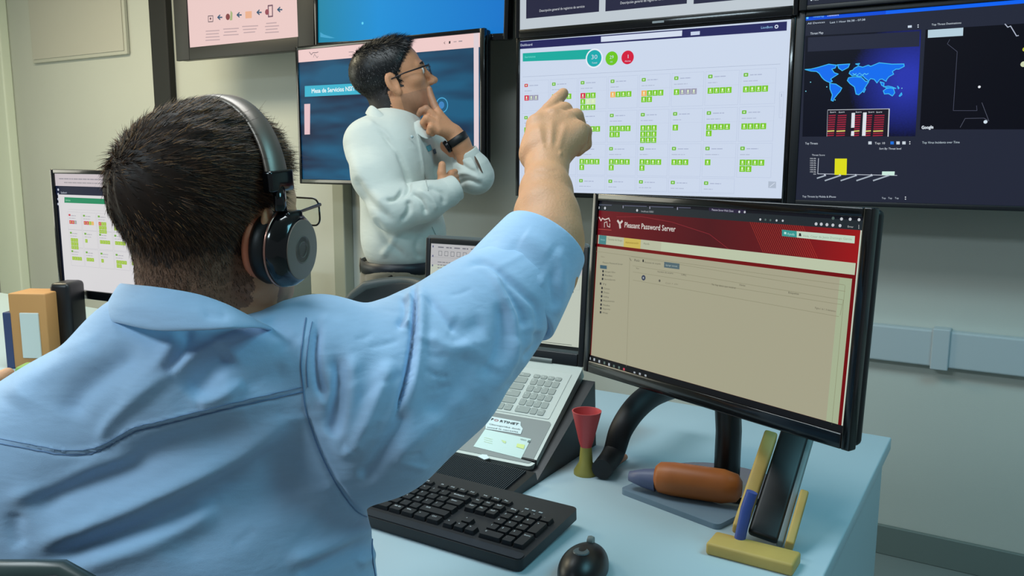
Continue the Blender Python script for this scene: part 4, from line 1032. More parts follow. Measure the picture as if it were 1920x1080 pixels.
# red funnel cup with olive foot
q = on_z(1098, 888, DZ)
rt = empty('pen_cup', (q[0], q[1], DZ), 0, 'small red tapered cup on an olive yellow foot beside the laptop', 'cup')
MB().lathe([(.0, .050), (.010, .050), (.013, .060), (.026, .115), (.024, .115), (.012, .064), (0, .062)], 28).build('bowl', mat('cup_red', (196, 74, 76), rough=.45), rt, auto=50)
MB().lathe([(.0, 0), (.021, 0), (.021, .006), (.012, .022), (.010, .05), (0, .05)], 28).build('foot', mat('foot_olive', (150, 140, 66), rough=.5), rt, auto=50)
q2 = on_z(1122, 872, DZ); 
o = MB().tube([(q2[0] + .028, q2[1] - .012, DZ + .006), (q2[0] + .030, q2[1] + .05, DZ + .006)], .006, 10).build('chalk_stick', mat('cap_orange', (206, 130, 96), rough=.5), auto=60); tag(o, 'small orange stick lying next to the red tapered cup', 'stick')
# grey pad and brown rounded case
qa = on_z(1180, 905, DZ); qb = on_z(1400, 985, DZ)
cc = (qa + qb) / 2; dv = nrm(qb - qa); pv = np.array([-dv[1], dv[0], 0]); cc = cc - pv * .016
o = MB(frame((cc[0], cc[1], DZ), dv, pv, (0, 0, 1))).prism(rrect(.19, .066, .01), 0, .009).build('notepad', mat('pad_bluegrey', (116, 138, 156), rough=.5), auto=40); tag(o, 'slim blue grey pad lying under the brown rounded case', 'pad')
qa = on_z(1228, 893, DZ + .036); qb = on_z(1392, 917, DZ + .036); L = np.linalg.norm(qb - qa); dv = nrm(qb - qa); pv = np.array([-dv[1], dv[0], 0])
rt = empty('eyeglass_case', (cc[0], cc[1], DZ + .01), 0, 'brown leather rounded case with a grey blue tip, lying on the desk', 'case')
R3 = np.stack([pv, np.cross(dv, pv), dv], 1)
MB().lathe([(.0, 0), (.018, .001), (.0245, .008), (.027, .03), (.027, L - .03), (.022, L - .008), (.012, L - .001), (0, L)], 32, R=R3, o=qa).build('case_body', mat('leather_brown', (176, 98, 42), rough=.45, noise=.15, nscale=40), rt, auto=60, world=True)
MB().lathe([(.0, -.045), (.008, -.043), (.015, -.02), (.019, .002), (0, .002)], 24, R=R3, o=qa - np.array([0, 0, .006])).build('tip', mat('tip_slate', (90, 98, 130), rough=.45), rt, auto=60, world=True)
# bamboo stand holding a black slab upright
M_bam = mat('bamboo', (188, 158, 84), rough=.55, noise=.12, nscale=25)
b0 = on_z(1425, 1035, DZ); t0 = at(1492, 800, 1.30)
ax = nrm(t0 - (b0 + np.array([0, 0, .02]))); wd = nrm(np.cross(ax, vf)); th = np.cross(wd, ax)
Ld = np.linalg.norm(t0 - b0)
hx2 = nrm(np.array([math.cos(rad(20)), math.sin(rad(20)), 0])); n_ = nrm(np.cross(ax, hx2)); hx2 = np.cross(n_, ax)
Ds = frame(b0 + ax * (Ld / 2) + np.array([0, 0, .012]), hx2, n_, ax)
rt = empty('phone_stand', (b0[0], b0[1], DZ), 0, 'light bamboo holder standing on the desk around the black handset', 'stand')
M_hs = mat('handset_black', (13, 13, 15), rough=.45)
o = MB(Ds).box((0, 0, .005), (.042, .014, Ld - .01), .005).box((.024, .004, .005), (.010, .016, Ld - .014), .003, 1).build('handset', [M_hs, mat('casing_grey', (120, 130, 130), rough=.45)], auto=40)
tag(o, 'tall slim black handset with a grey edge leaning upright in the bamboo holder', 'phone')
MB(Ds).box((-.033, .0, -.012), (.020, .024, Ld * .82), .004).build('left_slat', M_bam, rt, world=True, auto=40)
MB(Ds).box((.037, -.004, -.055), (.012, .022, Ld * .42), .003).build('right_slat', M_bam, rt, world=True, auto=40)
qf = on_z(1345, 1022, DZ); qg = on_z(1478, 1056, DZ); dv = nrm(qg - qf); pv = np.array([-dv[1], dv[0], 0]); cm = (qf + qg) / 2
MB(frame((cm[0], cm[1], DZ), dv, pv, (0, 0, 1))).box((.005, -.015, .009), (np.linalg.norm(qg - qf) + .02, .045, .018), .004).build('foot', M_bam, rt, world=True, auto=40)
q = on_z(1376, 1042, DZ)
o = MB().tube([(q[0], q[1] + .02, DZ + .006), (q[0] + .006, q[1] + .03, DZ + .06), (q[0] + .012, q[1] + .034, DZ + .085)], .008, 12).build('marker_pen', mat('marker_blue', (56, 78, 150), rough=.4), auto=60)
tag(o, 'blue marker pen standing against the bamboo holder', 'pen')

# ================================================================== chairs
M_mesh = mat('chair_fabric', (28, 32, 34), rough=.7, bump=.3, bscale=700)
def office_chair(x, y, rz, bz, label, rim, bw=.23):
    r = empty('office_chair', (x, y, 0), rz, label, 'chair')
    m = MB(); m.prism([(q[0], q[1]) for q in rrect(.48, .46, .1, 8)], .44, .50); m.build('seat', M_mesh, r, auto=50)
    # curved backrest (faces local +Y), top at bz
    rows = []
    for v in np.linspace(0, 1, 14):
        z = .58 + (bz - .58) * v; w = bw * (1 - max(0, v - .72) ** 2 * 5.2 - max(0, .2 - v) ** 2 * 5)
        rows.append([(w * u, -.24 + .05 * u * u - .05 * (v - .4) ** 2, z - .03 * u * u * max(0, v - .5)) for u in np.linspace(-1, 1, 17)])
    rows = np.array(rows)
    me = MB().grid(rows).mesh('backrest'); o = link('backrest', me, M_mesh, r, True); md = o.modifiers.new('t', 'SOLIDIFY'); md.thickness = .03; md.offset = 0; md = o.modifiers.new('b', 'BEVEL'); md.width = .008; md.segments = 3
    path = np.concatenate([rows[:, 0], rows[-1, 1:], rows[::-1, -1][1:]])
    MB().tube(path, .014, 10).build('rim', rim, r, auto=60)
    MB().tube([(0, -.02, .43), (0, -.20, .44), (0, -.285, .52), (0, -.29, .72)], .02, 10, flat=.6, up=(0, 1, 0)).build('back_support', M_black, r, auto=60)
    MB().tube([(0, 0, .10), (0, 0, .44)], .028, 14).build('gas_column', M_steel, r, auto=60)
    for k in range(5):
        a = 2 * PI * k / 5; e = (.29 * math.cos(a), .29 * math.sin(a))
        l = MB().tube([(0, 0, .12), (e[0] * .6, e[1] * .6, .105), (e[0], e[1], .085)], [.026, .021, .016], 10).build('leg', M_black, r, auto=60)
        MB().lathe([(0, -.012), (.026, -.012), (.028, -.008), (.028, .008), (.026, .012), (0, .012)], 18, R=[[math.cos(a + 1.57), 0, -math.sin(a + 1.57)][:3], [math.sin(a + 1.57), 0, math.cos(a + 1.57)], [0, 1, 0]], o=(e[0], e[1], .030)).build('caster', M_black, l, auto=50)
    return r
cb = at(812, 526, 2.42)
office_chair(cb[0], 1.555, PI, cb[2] + .01, 'black office chair with its rounded back in front of the standing man', mat('rim_grey', (62, 68, 68), rough=.5), .2)

# ================================================================== people: shared parts
def head_sdf(wide=1.0, neck=.060, necklen=.13, neckback=.03):
    s = SDF()
    s.el((0, -.020, .034), (.076 * wide, .098, .080), k=.02)
    s.el((0, .030, .030), (.063 * wide, .056, .062), k=.03)
    s.el((0, .040, -.030), (.057 * wide, .050, .066), k=.03)
    for x in (-1, 1):
        s.rc((x * .052 * wide, .000, -.055), (x * .020 * wide, .064, -.094), .022, .018, k=.03)
        s.el((x * .043 * wide, .056, -.020), (.020, .024, .016), k=.02)
        s.rc((x * .010, .090, .020), (x * .040, .074, .017), .007, .007, k=.014)
    s.el((0, .070, -.096), (.022, .020, .018), k=.02)
    s.el((0, .074, -.064), (.030, .018, .030), k=.022)
    for x in (-1, 1):
        s.el((x * .031, .102, .001), (.0175, .016, .0115), k=.012, op=-1)
        s.el((x * .031, .0745, .000), (.0160, .0150, .0125), k=.004)
    s.rc((0, .088, .010), (0, .1105, -.030), .0070, .0095, k=.012)
    s.el((0, .1125, -.033), (.0105, .0115, .0095), k=.006)
    for x in (-1, 1):
        s.el((x * .0115, .101, -.037), (.0075, .0105, .0075), k=.006)
    s.rc((-.019, .084, -.0625), (0, .0935, -.0600), .0035, .0050, k=.006).rc((.019, .084, -.0625), (0, .0935, -.0600), .0035, .0050, k=.006)
    s.rc((-.017, .084, -.0680), (0, .0915, -.0700), .0035, .0060, k=.006).rc((.017, .084, -.0680), (0, .0915, -.0700), .0035, .0060, k=.006)
    s.rc((-.022, .093, -.0655), (.022, .093, -.0655), .0012, .0012, k=.003, op=-1)
    a = rad(15)
    for x in (-1, 1):
        M = np.array([[math.cos(.35), -x * math.sin(.35), 0], [x * math.sin(.35), math.cos(.35), 0], [0, 0, 1]]) @ np.array([[1, 0, 0], [0, math.cos(a), -math.sin(a)], [0, math.sin(a), math.cos(a)]])
        s.el((x * (.076 * wide + .004), -.010, -.014), (.0075, .0190, .0320), M, k=.008)
        s.el((x * (.076 * wide + .010), -.004, -.012), (.0065, .0110, .0180), M, k=.005, op=-1)
        s.el((x * (.076 * wide + .001), .000, -.040), (.0055, .0085, .0100), k=.006)
    s.rc((0, -.030, -.060), (0, -neckback - .02, -.060 - necklen), neck, neck * 1.06, k=.035)
    return s
def hairy(p, low=-.085, front=.074):
    """1 where hair grows (head-local coordinates)"""
    x, y, z = p[:, 0], p[:, 1], p[:, 2]
    yf = np.interp(z, [-.10, -.04, -.035, .0, .02, .045, .07, .09], [-.035, -.024, .016, .016, .020, .030, front - .022, front])
    rear = np.interp(z, [low - .001, low], [0, 1])
    ear = (np.abs(x) > .070) & (y > -.034) & (y < .016) & (z < .018) & (z > -.055)
    m = (y < yf + .004 * np.sin(z * 400 + x * 300)) & (z > low) & ~ear
    m &= ~((z < -.03) & (y > -.030))
    return m.astype(float) * rear
def hair_mesh(name, me, Tinv, T, n, lenf, dirf, parent, mats, width=.0009, seed=1, low=-.085, front=.074, seg=3):
    """short individual hairs rooted in the scalp, as one mesh"""
    rng = np.random.default_rng(seed)
    V = getv(me); L = V @ Tinv[:3, :3].T + Tinv[:3, 3]
    nf = len(me.polygons); tot = np.zeros(nf, np.int32); me.polygons.foreach_get('loop_total', tot)
    vi = np.zeros(len(me.loops), np.int32); me.loops.foreach_get('vertex_index', vi)
    st = np.zeros(nf, np.int32); me.polygons.foreach_get('loop_start', st)
    F = np.stack([vi[st], vi[st + 1], vi[st + 2]], 1)
    c = L[F].mean(1)
    keep = np.flatnonzero((hairy(c, low, front) > 0) & (c[:, 2] > low) & (np.linalg.norm(c, axis=1) < .2))
    A, B, C_ = L[F[keep, 0]], L[F[keep, 1]], L[F[keep, 2]]
    ar = np.linalg.norm(np.cross(B - A, C_ - A), axis=1) * np.interp(c[keep, 2], [-.09, -.06, -.03, .0], [.12, .35, .8, 1.0] if low < -.05 and low > -.3 else [1, 1, 1, 1]); pr = ar / ar.sum()
    k = rng.choice(len(keep), n, p=pr)
    r1, r2 = rng.random(n), rng.random(n); f = r1 + r2 > 1; r1[f], r2[f] = 1 - r1[f], 1 - r2[f]
    P = A[k] + (B[k] - A[k]) * r1[:, None] * 1.4 + (C_[k] - A[k]) * r2[:, None]
    N = np.cross(B[k] - A[k], C_[k] - A[k]); N /= np.linalg.norm(N, axis=1)[:, None] + 1e-12
    flip = (N * (P - np.array([0, -.02, .02]))).sum(1) < 0; N[flip] *= -1
    D0 = dirf(P, N, rng)
    D0 -= N * (D0 * N).sum(1)[:, None] * .0
    D0 /= np.linalg.norm(D0, axis=1)[:, None] + 1e-9
    ln = lenf(P) * rng.uniform(.65, 1.25, n)
    up = rng.uniform(.12, .42, n)
    S_ = np.cross(D0, N); S_ /= np.linalg.norm(S_, axis=1)[:, None] + 1e-9
    S_ = S_ * .8 + N * rng.uniform(-.6, .6, n)[:, None]
    jit = rng.normal(0, .16, (n, 3))
    vs = []
    for i in range(seg + 1):
        t = i / seg
        q = P + (D0 + jit) * (ln * t)[:, None] + N * (ln * up * (t - .35 * t * t))[:, None] - N * .0006
        w = width * (1 - .85 * t)
        vs.append(q - S_ * w / 2); vs.append(q + S_ * w / 2)
    Vt = np.stack(vs, 1).reshape(-1, 3)
    Vt = Vt @ T[:3, :3].T + T[:3, 3]
    base = (np.arange(n) * (2 * (seg + 1)))[:, None]
    Q = np.concatenate([base + np.array([2 * i, 2 * i + 1, 2 * i + 3, 2 * i + 2]) for i in range(seg)])
    m2 = bpy.data.meshes.new(name); set_mesh(m2, Vt, Q)
    mi = rng.integers(0, len(mats), n).astype(np.int32); m2.polygons.foreach_set('material_index', np.concatenate([mi] * seg))
    return link(name, m2, mats, parent, False, True)
def paint(me, fn):
    """material slot per face from its centre"""
    n = len(me.polygons); c = np.empty(n * 3, np.float32); me.polygons.foreach_get('center', c)
    me.polygons.foreach_set('material_index', fn(c.reshape(-1, 3).astype(float)).astype(np.int32))
def skin_mat(name, col, blotch=.10):
    m = mat(name, col, rough=.52, noise=blotch, nscale=14, bump=.35, bscale=260, sss=.12, spec=.4)
    return m
def cloth_mat(name, col, scale=900, noise=.05):
    m = bpy.data.materials.new(name); m.use_nodes = True; nt = m.node_tree; b = nt.nodes['Principled BSDF']
    b.inputs['Roughness'].default_value = .82; b.inputs['Sheen Weight'].default_value = .25; b.inputs['Specular IOR Level'].default_value = .25
    tc = nt.nodes.new('ShaderNodeTexCoord'); c = lin(col)
    no = nt.nodes.new('ShaderNodeTexNoise'); no.inputs['Scale'].default_value = 60; no.inputs['Detail'].default_value = 6
    mp = nt.nodes.new('ShaderNodeMapping'); mp.inputs['Scale'].default_value = (1, 1, 6)
    nt.links.new(tc.outputs['Object'], mp.inputs[0]); nt.links.new(mp.outputs[0], no.inputs['Vector'])
    ad = nt.nodes.new('ShaderNodeTexNoise'); ad.inputs['Scale'].default_value = scale; ad.inputs['Detail'].default_value = 2; nt.links.new(tc.outputs['Object'], ad.inputs['Vector'])
    bp = nt.nodes.new('ShaderNodeBump'); bp.inputs['Strength'].default_value = .25; bp.inputs['Distance'].default_value = .0006; nt.links.new(ad.outputs[0], bp.inputs['Height'])
    wr = nt.nodes.new('ShaderNodeTexNoise'); wr.inputs['Scale'].default_value = 16; wr.inputs['Detail'].default_value = 3; wr.inputs['Roughness'].default_value = .5; wr.inputs['Distortion'].default_value = .3
    m3 = nt.nodes.new('ShaderNodeMapping'); m3.inputs['Rotation'].default_value = (.5, .3, .6); m3.inputs['Scale'].default_value = (.6, 1, 1.8); nt.links.new(tc.outputs['Object'], m3.inputs[0]); nt.links.new(m3.outputs[0], wr.inputs['Vector'])
    b2 = nt.nodes.new('ShaderNodeBump'); b2.inputs['Strength'].default_value = .45; b2.inputs['Distance'].default_value = .006; nt.links.new(wr.outputs['Fac'], b2.inputs['Height'])
    nt.links.new(b2.outputs[0], bp.inputs['Normal']); nt.links.new(bp.outputs[0], b.inputs['Normal'])
    mx = nt.nodes.new('ShaderNodeMix'); mx.data_type = 'RGBA'; mx.inputs[6].default_value = (*[v * (1 - noise) for v in c], 1); mx.inputs[7].default_value = (*[min(1, v * (1 + noise)) for v in c], 1)
    nt.links.new(no.outputs['Fac'], mx.inputs[0]); nt.links.new(mx.outputs[2], b.inputs['Base Color'])
    return m
def shell_ring(rings_out, rings_in):
    """closed cloth band: outer rings then inner rings back"""
    R = np.concatenate([rings_out, rings_in[::-1], rings_out[:1]])
    return MB().grid(R, closed=True)
def ring_pts(c, ax, r1, r2, n=48, e1=None, ph=0):
    ax = nrm(ax); a = nrm(np.cross(ax, (0, 0, 1))) if e1 is None else nrm(np.asarray(e1) - ax * np.dot(e1, ax)); b = np.cross(ax, a)
    t = np.linspace(0, 2 * PI, n, endpoint=False)
    return np.asarray(c) + np.outer(np.cos(t) * r1, a) + np.outer(np.sin(t) * r2, b)

# ================================================================== the seated man
SKIN = skin_mat('skin_tan', (206, 150, 110)); STUB = mat('scalp_stubble', (58, 41, 32), rough=.7, noise=.25, nscale=90, bump=.5, bscale=500)
BEARD = mat('beard_stubble', (150, 108, 86), rough=.6, noise=.2, nscale=120)
az = rad(33); Rb = np.array([math.cos(az), math.sin(az), 0]); Fb = np.array([-math.sin(az), math.cos(az), 0]); Ub = np.array([0, 0, 1.])
BM = np.stack([Rb, Fb, Ub], 1)
man = empty('person', tuple(at(300, 900, .97) * np.array([1, 1, 0])), 0, 'seated person in a light blue shirt seen from behind, right arm pointing at the screens', 'person')
# head frame
HA = rad(6); HP = rad(4)
hx = np.array([math.cos(HA), math.sin(HA), 0]); hf = np.array([-math.sin(HA), math.cos(HA), 0])
hy = hf * math.cos(HP) + Ub * math.sin(HP); hz = np.cross(hx, hy)
HO = at(406, 410, .90); HS = .965
TH = frame(HO, hx * HS, hy * HS, hz * HS); THi = np.linalg.inv(TH)
body = head_sdf(1.08, .068, .045, .0).xform(TH)
# trunk core and arms under the shirt
C0 = at(300, 900, .975)
body.rc(at(376, 600, .90), at(330, 800, .96), .052, .075, k=.03)
body.el(C0, (.17, .085, .17), BM, k=.05).el(at(330, 1100, .98), (.19, .10, .20), BM, k=.05)
Lj, Rj = at(-62, 950, .95), at(605, 700, .94)
body.rc(at(300, 740, .95), Rj, .06, .045, k=.04).rc(at(300, 760, .95), Lj, .06, .045, k=.04)
arm = [Rj, at(800, 690, 1.0), at(930, 590, 1.06), at(1014, 508, 1.105)]
body.chain(arm, [.05, .048, .046, .047], k=.02)
fa = [at(1014, 508, 1.105), at(1026, 455, 1.14), at(1025, 405, 1.175), at(1024, 360, 1.215), at(1025, 316, 1.262)]
body.chain(fa, [.047, .0475, .044, .0365, .030], k=.015)
body.el(at(1046, 440, 1.15), (.024, .033, .045), k=.02)
# right hand: palm, four fingers, thumb
Wr = fa[-1]
mI, mM, mR, mP = at(1006, 234, 1.318), at(1036, 220, 1.328), at(1063, 226, 1.328), at(1084, 243, 1.318)
body.rc(Wr, at(1018, 272, 1.29), .030, .026, k=.015)
for q, r in ((mI, .0155), (mM, .0155), (mR, .0150), (mP, .0140)):
    body.rc(at(1015 + (proj(q)[0] - 1045) * .35, 285, 1.283), q, .021, r, k=.014)
body.rc(at(1040, 295, 1.28), at(1078, 262, 1.315), .022, .019, k=.018)
def finger(s, pts, rs, k=.0035): 
    for i in range(len(pts) - 1): s.rc(pts[i], pts[i + 1], rs[i], rs[i + 1], k=k if i == 0 else .0025)
finger(body, [mI, at(1030, 206, 1.358), at(1045, 187, 1.378), at(1056, 175, 1.392)], [.0148, .0122, .0108, .0092], k=.008)
finger(body, [mM, at(1059, 206, 1.366), at(1070, 228, 1.388), at(1062, 250, 1.378)], [.0148, .0128, .0112, .0095])
finger(body, [mR, at(1080, 218, 1.358), at(1090, 243, 1.375), at(1078, 264, 1.365)], [.0143, .0125, .0110, .0092])
finger(body, [mP, at(1096, 246, 1.340), at(1097, 270, 1.350), at(1083, 284, 1.338)], [.0135, .0118, .0108, .0088])
finger(body, [at(1000, 292, 1.285), at(996, 262, 1.33), at(1015, 246, 1.368), at(1038, 246, 1.385)], [.019, .0135, .0125, .0105], k=.012)
# left forearm and hand, propped beyond the left shoulder
Le = at(-95, 905, 1.20)
body.chain([Lj, at(-110, 980, 1.06), Le], [.045, .043, .040], k=.02)
body.chain([Le, at(-60, 800, 1.27), at(-30, 752, 1.31)], [.040, .034, .026], k=.015)
for i in range(4):
    finger(body, [at(-16 + i * 3, 742 + i * 10, 1.33), at(14 + i * 3, 712 + i * 13, 1.345), at(36, 722 + i * 13, 1.36), at(40, 744 + i * 11, 1.365)], [.0135, .0115, .0105, .009])
body.rc(at(-30, 752, 1.31), at(-10, 752, 1.33), .026, .022, k=.015)
finger(body, [at(-25, 735, 1.30), at(-5, 712, 1.30), at(15, 700, 1.315)], [.016, .012, .0095], k=.01)
me = body.mesh(.0038, 'body')
def fn(c):
    L = c @ THi[:3, :3].T + THi[:3, 3]
    near = (np.linalg.norm(L, axis=1) < .17)
    h = hairy(L, -.088) * near
    beard = near & (L[:, 2] < -.045) & (L[:, 1] > .008) & (L[:, 2] > -.125)
    out = np.zeros(len(c)); out[beard] = 2; out[h > 0] = 1
    lowz = L[:, 2] + .006 * np.sin(L[:, 0] * 90) + .003 * np.sin(L[:, 0] * 333 + L[:, 1] * 200)
    out[(h > 0) & (lowz < -.030)] = 3; out[(h > 0) & (lowz < -.062)] = 4
    return out
me = subdivide(me, 1)
paint(me, fn)
V = getv(me); N = getn(me)
# knuckle creases, tendons and a mole on the hand
sculpt(me, [([(1008, 232), (1020, 285)], 5, .0012), ([(1036, 222), (1032, 280)], 5, .0012), ([(1062, 230), (1045, 285)], 5, .0011),
            ([(1022, 226), (1027, 272)], 6, -.0012), ([(1050, 226), (1040, 275)], 6, -.0012),
            ([(1026, 214), (1038, 206)], 3, -.0008), ([(1040, 194), (1050, 190)], 3, -.0006), ([(1000, 318), (1050, 322)], 5, -.0010), ([(1047, 288), (1054, 288)], 5, .0016),
            ([(430, 540), (520, 585)], 8, -.0015), ([(455, 500), (485, 560)], 10, .002)])
bo = link('body', me, [SKIN, STUB, BEARD, mat('fade_mid', (122, 86, 64), rough=.7, noise=.3, nscale=150, bump=.5, bscale=600), mat('fade_low', (146, 103, 78), rough=.65, noise=.3, nscale=150, bump=.4, bscale=600)], man, True, True)
for s_ in (-1, 1):
    e = MB().lathe([(.0001, -.012)] + [(.012 * math.cos(t), .012 * math.sin(t)) for t in np.linspace(-1.4, 1.4, 12)] + [(.0001, .012)], 20, R=TH[:3, :3], o=TH[:3, :3] @ np.array([s_ * .031, .0785, 0]) + HO).build('eye', mat('eye_white', (225, 222, 215), rough=.2), man, True, True)
    MB().lathe([(0, 0), (.006, 0), (.0058, .001), (0, .0016)], 18, R=TH[:3, :3] @ np.array([[1, 0, 0], [0, 0, 1], [0, -1, 0]]), o=TH[:3, :3] @ np.array([s_ * .031, .0895, 0]) + HO).build('iris', mat('iris_brown', (60, 38, 24), rough=.2), e, True, True)
# hair
WH = THi @ np.append(on_plane(302, 318, HO, vf) - vf * .085, 1); WH = WH[:3]; WH = WH / np.linalg.norm(WH - np.array([0, -.02, .03])) * np.linalg.norm(WH - np.array([0, -.02, .03]))
def hair_dir(P, N, rng):
    R_ = P - WH; d = np.linalg.norm(R_, axis=1)[:, None]; R_ = R_ - N * (R_ * N).sum(1)[:, None]; R_ /= np.linalg.norm(R_, axis=1)[:, None] + 1e-9
    sw = np.cross(N, R_); a = 1.3 * np.exp(-d / .035)
    low = np.clip((.045 - P[:, 2]) / .06, 0, 1)[:, None]
    D_ = R_ + sw * a + np.array([0, .0, -1]) * low * 1.0 + np.array([0, .75, .0]) * (1 - low) * np.clip(d / .05, 0, 1)
    return D_
def hair_len(P):
    return np.interp(P[:, 2], [-.09, -.06, -.02, .03, .06, .11], [.0035, .005, .0075, .014, .021, .024])
hm = [mat('hair_dark', (42, 28, 20), rough=.55, spec=.22), mat('hair_brown', (84, 56, 36), rough=.55, spec=.22), mat('hair_black', (16, 12, 10), rough=.5, spec=.25), mat('hair_light', (136, 98, 62), rough=.55, spec=.25)]
hm = [hm[0], hm[1], hm[2], hm[0], hm[3], hm[1]]
hs = [mat('fade_dark', (82, 57, 42), rough=.6, spec=.2), mat('fade_brown', (118, 84, 62), rough=.6, spec=.2), mat('hair_dark', (42, 28, 20))]
# smooth under-layer that carries the bulk of the longer top hair
cap = SDF(); cap.el((0, -.021, .036), (.0805, .1005, .084), k=.01).el((0, .030, .038), (.066, .052, .060), k=.03)
cap.el((0, -.004, .052), (.076, .086, .076), k=.02)
cap.half((0, .066, 0), (0, 1, -.1)).half((0, 0, .020), (0, .35, -1)).half((0, .032, .05), (0, .9, -.55))
capw = cap.xform(TH); cme = capw.mesh(.004, 'hair')
V = getv(cme); N = getn(cme); L = V @ THi[:3, :3].T + THi[:3, 3]
rr = L - WH; dd = np.linalg.norm(rr, axis=1); an = np.arctan2(rr @ np.cross(nrm(WH), (1, 0, 0)), rr[:, 0])
V = V + N * (np.sin(an * 17 + dd * 60) * .0009 + np.sin(an * 31 - dd * 90) * .0006)[:, None]; setv(cme, V)
hairo = link('hair', cme, hm[0], man, True, True)
hair_mesh('short_strands', me, THi, TH, 42000, hair_len, hair_dir, hairo, hs + hm[:2], width=.0008, seed=3, low=-.088)
# strands on the cap (top length)
def cap_dir(P, N, rng): return hair_dir(P, N, rng)
_h = hairy
hairy = lambda p, low=-.085, front=.074: np.ones(len(p))
hair_mesh('top_strands', cme, THi, TH, 30000, lambda P: np.interp(P[:, 2], [.0, .05, .11], [.006, .011, .015]), cap_dir, hairo, hm, width=.0011, seed=5, low=-.5, front=1)
hairy = _h

# ------------------------------------------------------------------ shirt
SH = cloth_mat('shirt_light_blue', (166, 197, 228))
sh = SDF()
sh.rc(at(295, 712, .885), at(-62, 945, .935), .080, .090, k=.045)
sh.rc(at(380, 748, .885), at(596, 690, .925), .078, .073, k=.05)
sh.el(at(300, 925, .955), (.208, .118, .172), BM, k=.05)
sh.el(at(325, 1150, .985), (.243, .150, .27), BM, k=.08)
sl = [(600, 700, .935, .082), (690, 762, .955, .100), (803, 688, 1.00, .089), (897, 602, 1.05, .0735), (940, 562, 1.075, .060), (1000, 500, 1.105, .050)]
for a, b in zip(sl[:-1], sl[1:]): sh.rc(at(*a[:3]), at(*b[:3]), a[3], b[3], k=.035)
# left sleeve
sh.chain([at(-62, 950, .955), at(-118, 1020, 1.06), at(-112, 975, 1.13)], [.085, .066, .060], k=.04)
# neck opening
nbase = at(385, 610, .895)
sh.rc(at(285, 665, .888), at(432, 702, .880), .066, .064, k=.04)
sme = sh.mesh(.0055, 'shirt', relax=2)
sme = subdivide(sme, 1)
K = .4816
def cr4(*p): return [(x * K, 560 + y * K) for x, y in p]
def cr5(*p): return [(560 + x * .37037, 380 + y * .37037) for x, y in p]
def cr6(*p): return [(700 + x * .4444, 420 + y * .4444) for x, y in p]
ST = [ # back
    (cr4((890, 190), (820, 270), (730, 390)), 26, -.012), (cr4((1010, 120), (870, 160), (720, 250), (560, 370), (430, 480), (380, 590)), 13, .0055), (cr4((760, 410), (860, 380), (960, 320)), 12, .006),
    (cr4((735, 95), (700, 220), (640, 300)), 13, -.007), (cr4((700, 130), (620, 260), (450, 420)), 18, .005), (cr4((560, 180), (420, 280), (300, 380), (260, 470)), 26, -.009), (cr4((420, 190), (260, 260), (120, 330), (60, 430)), 30, .006),
    (cr4((1190, 425), (1050, 520), (880, 640), (700, 730), (450, 845), (250, 925), (110, 990)), 22, .010), (cr4((980, 470), (800, 540), (600, 610), (420, 690), (200, 770), (90, 850)), 30, -.011),
    (cr4((560, 610), (380, 650), (180, 740), (0, 790)), 16, .006), (cr4((1000, 640), (860, 730), (700, 830), (520, 905), (300, 980), (150, 1020)), 24, -.011),
    (cr4((860, 800), (700, 900), (480, 985), (250, 1060)), 22, .007), (cr4((1180, 600), (1000, 760), (820, 900), (600, 1000)), 50, -.006), (cr4((60, 830), (55, 900), (85, 970)), 16, -.004),
    (cr4((1480, 880), (1300, 960), (1100, 1040)), 16, .006), (cr4((1440, 940), (1280, 1020), (1150, 1080)), 14, -.007), (cr4((1500, 960), (1380, 1040)), 12, .005),
    (cr4((1040, 60), (1080, 130), (1150, 200)), 20, -.005), (cr4((1130, 260), (1000, 320), (880, 350)), 20, -.004),
    # shoulder seam and upper sleeve
    (cr4((1240, 70), (1230, 200), (1240, 320), (1265, 380)), 8, -.008), (cr4((1290, 250), (1290, 340), (1270, 410), (1235, 390)), 9, .003),
    (cr4((1310, 210), (1320, 320), (1310, 460), (1290, 540)), 15, -.008), (cr4((1370, 200), (1370, 330), (1350, 470), (1320, 590)), 17, .006), (cr4((1190, 430), (1230, 560), (1290, 690), (1370, 810), (1430, 850)), 6, -.005),
    (cr4((1240, 480), (1330, 590), (1370, 570)), 13, .005),
    # sleeve
    (cr5((592, 385), (592, 540), (585, 700), (560, 860), (530, 980), (500, 1080)), 7, -.012, -1), (cr5((625, 400), (622, 560), (612, 720), (590, 870), (545, 1060)), 10, .007), (cr5((570, 440), (560, 560), (545, 640)), 7, .008), (cr5((540, 470), (548, 560), (500, 640)), 8, -.006),
    (cr6((80, 560), (30, 700), (-40, 860), (-110, 1000)), 16, .008), (cr6((150, 760), (90, 880), (0, 1020), (-60, 1090)), 14, -.008),
    (cr5((640, 470), (720, 560), (800, 650)), 9, -.005), (cr5((760, 610), (850, 640), (950, 600)), 18, -.005), (cr5((640, 660), (760, 740), (900, 730)), 14, .004),
    (cr5((960, 330), (1020, 420), (1075, 560), (1085, 700), (1050, 850), (960, 980)), 9, .0055), (cr5((1010, 370), (1080, 470), (1130, 560), (1140, 660)), 9, -.006), (cr5((1030, 480), (1040, 620), (1010, 770), (920, 900)), 14, -.008), 
    (cr5((1140, 600), (1180, 660), (1150, 740), (1060, 860)), 14, .004), (cr5((1200, 640), (1195, 720), (1120, 800)), 9, -.006),
    (cr5((900, 740), (840, 860), (760, 980), (640, 1100)), 26, -.007), (cr6((420, 700), (300, 800), (180, 900), (60, 1020)), 18, .006), (cr6((500, 620), (560, 560), (600, 470)), 14, .005),
]
ST += [(cr5((840, 330), (930, 300), (1040, 370), (1140, 460), (1210, 540), (1200, 680)), 7, -.005)]
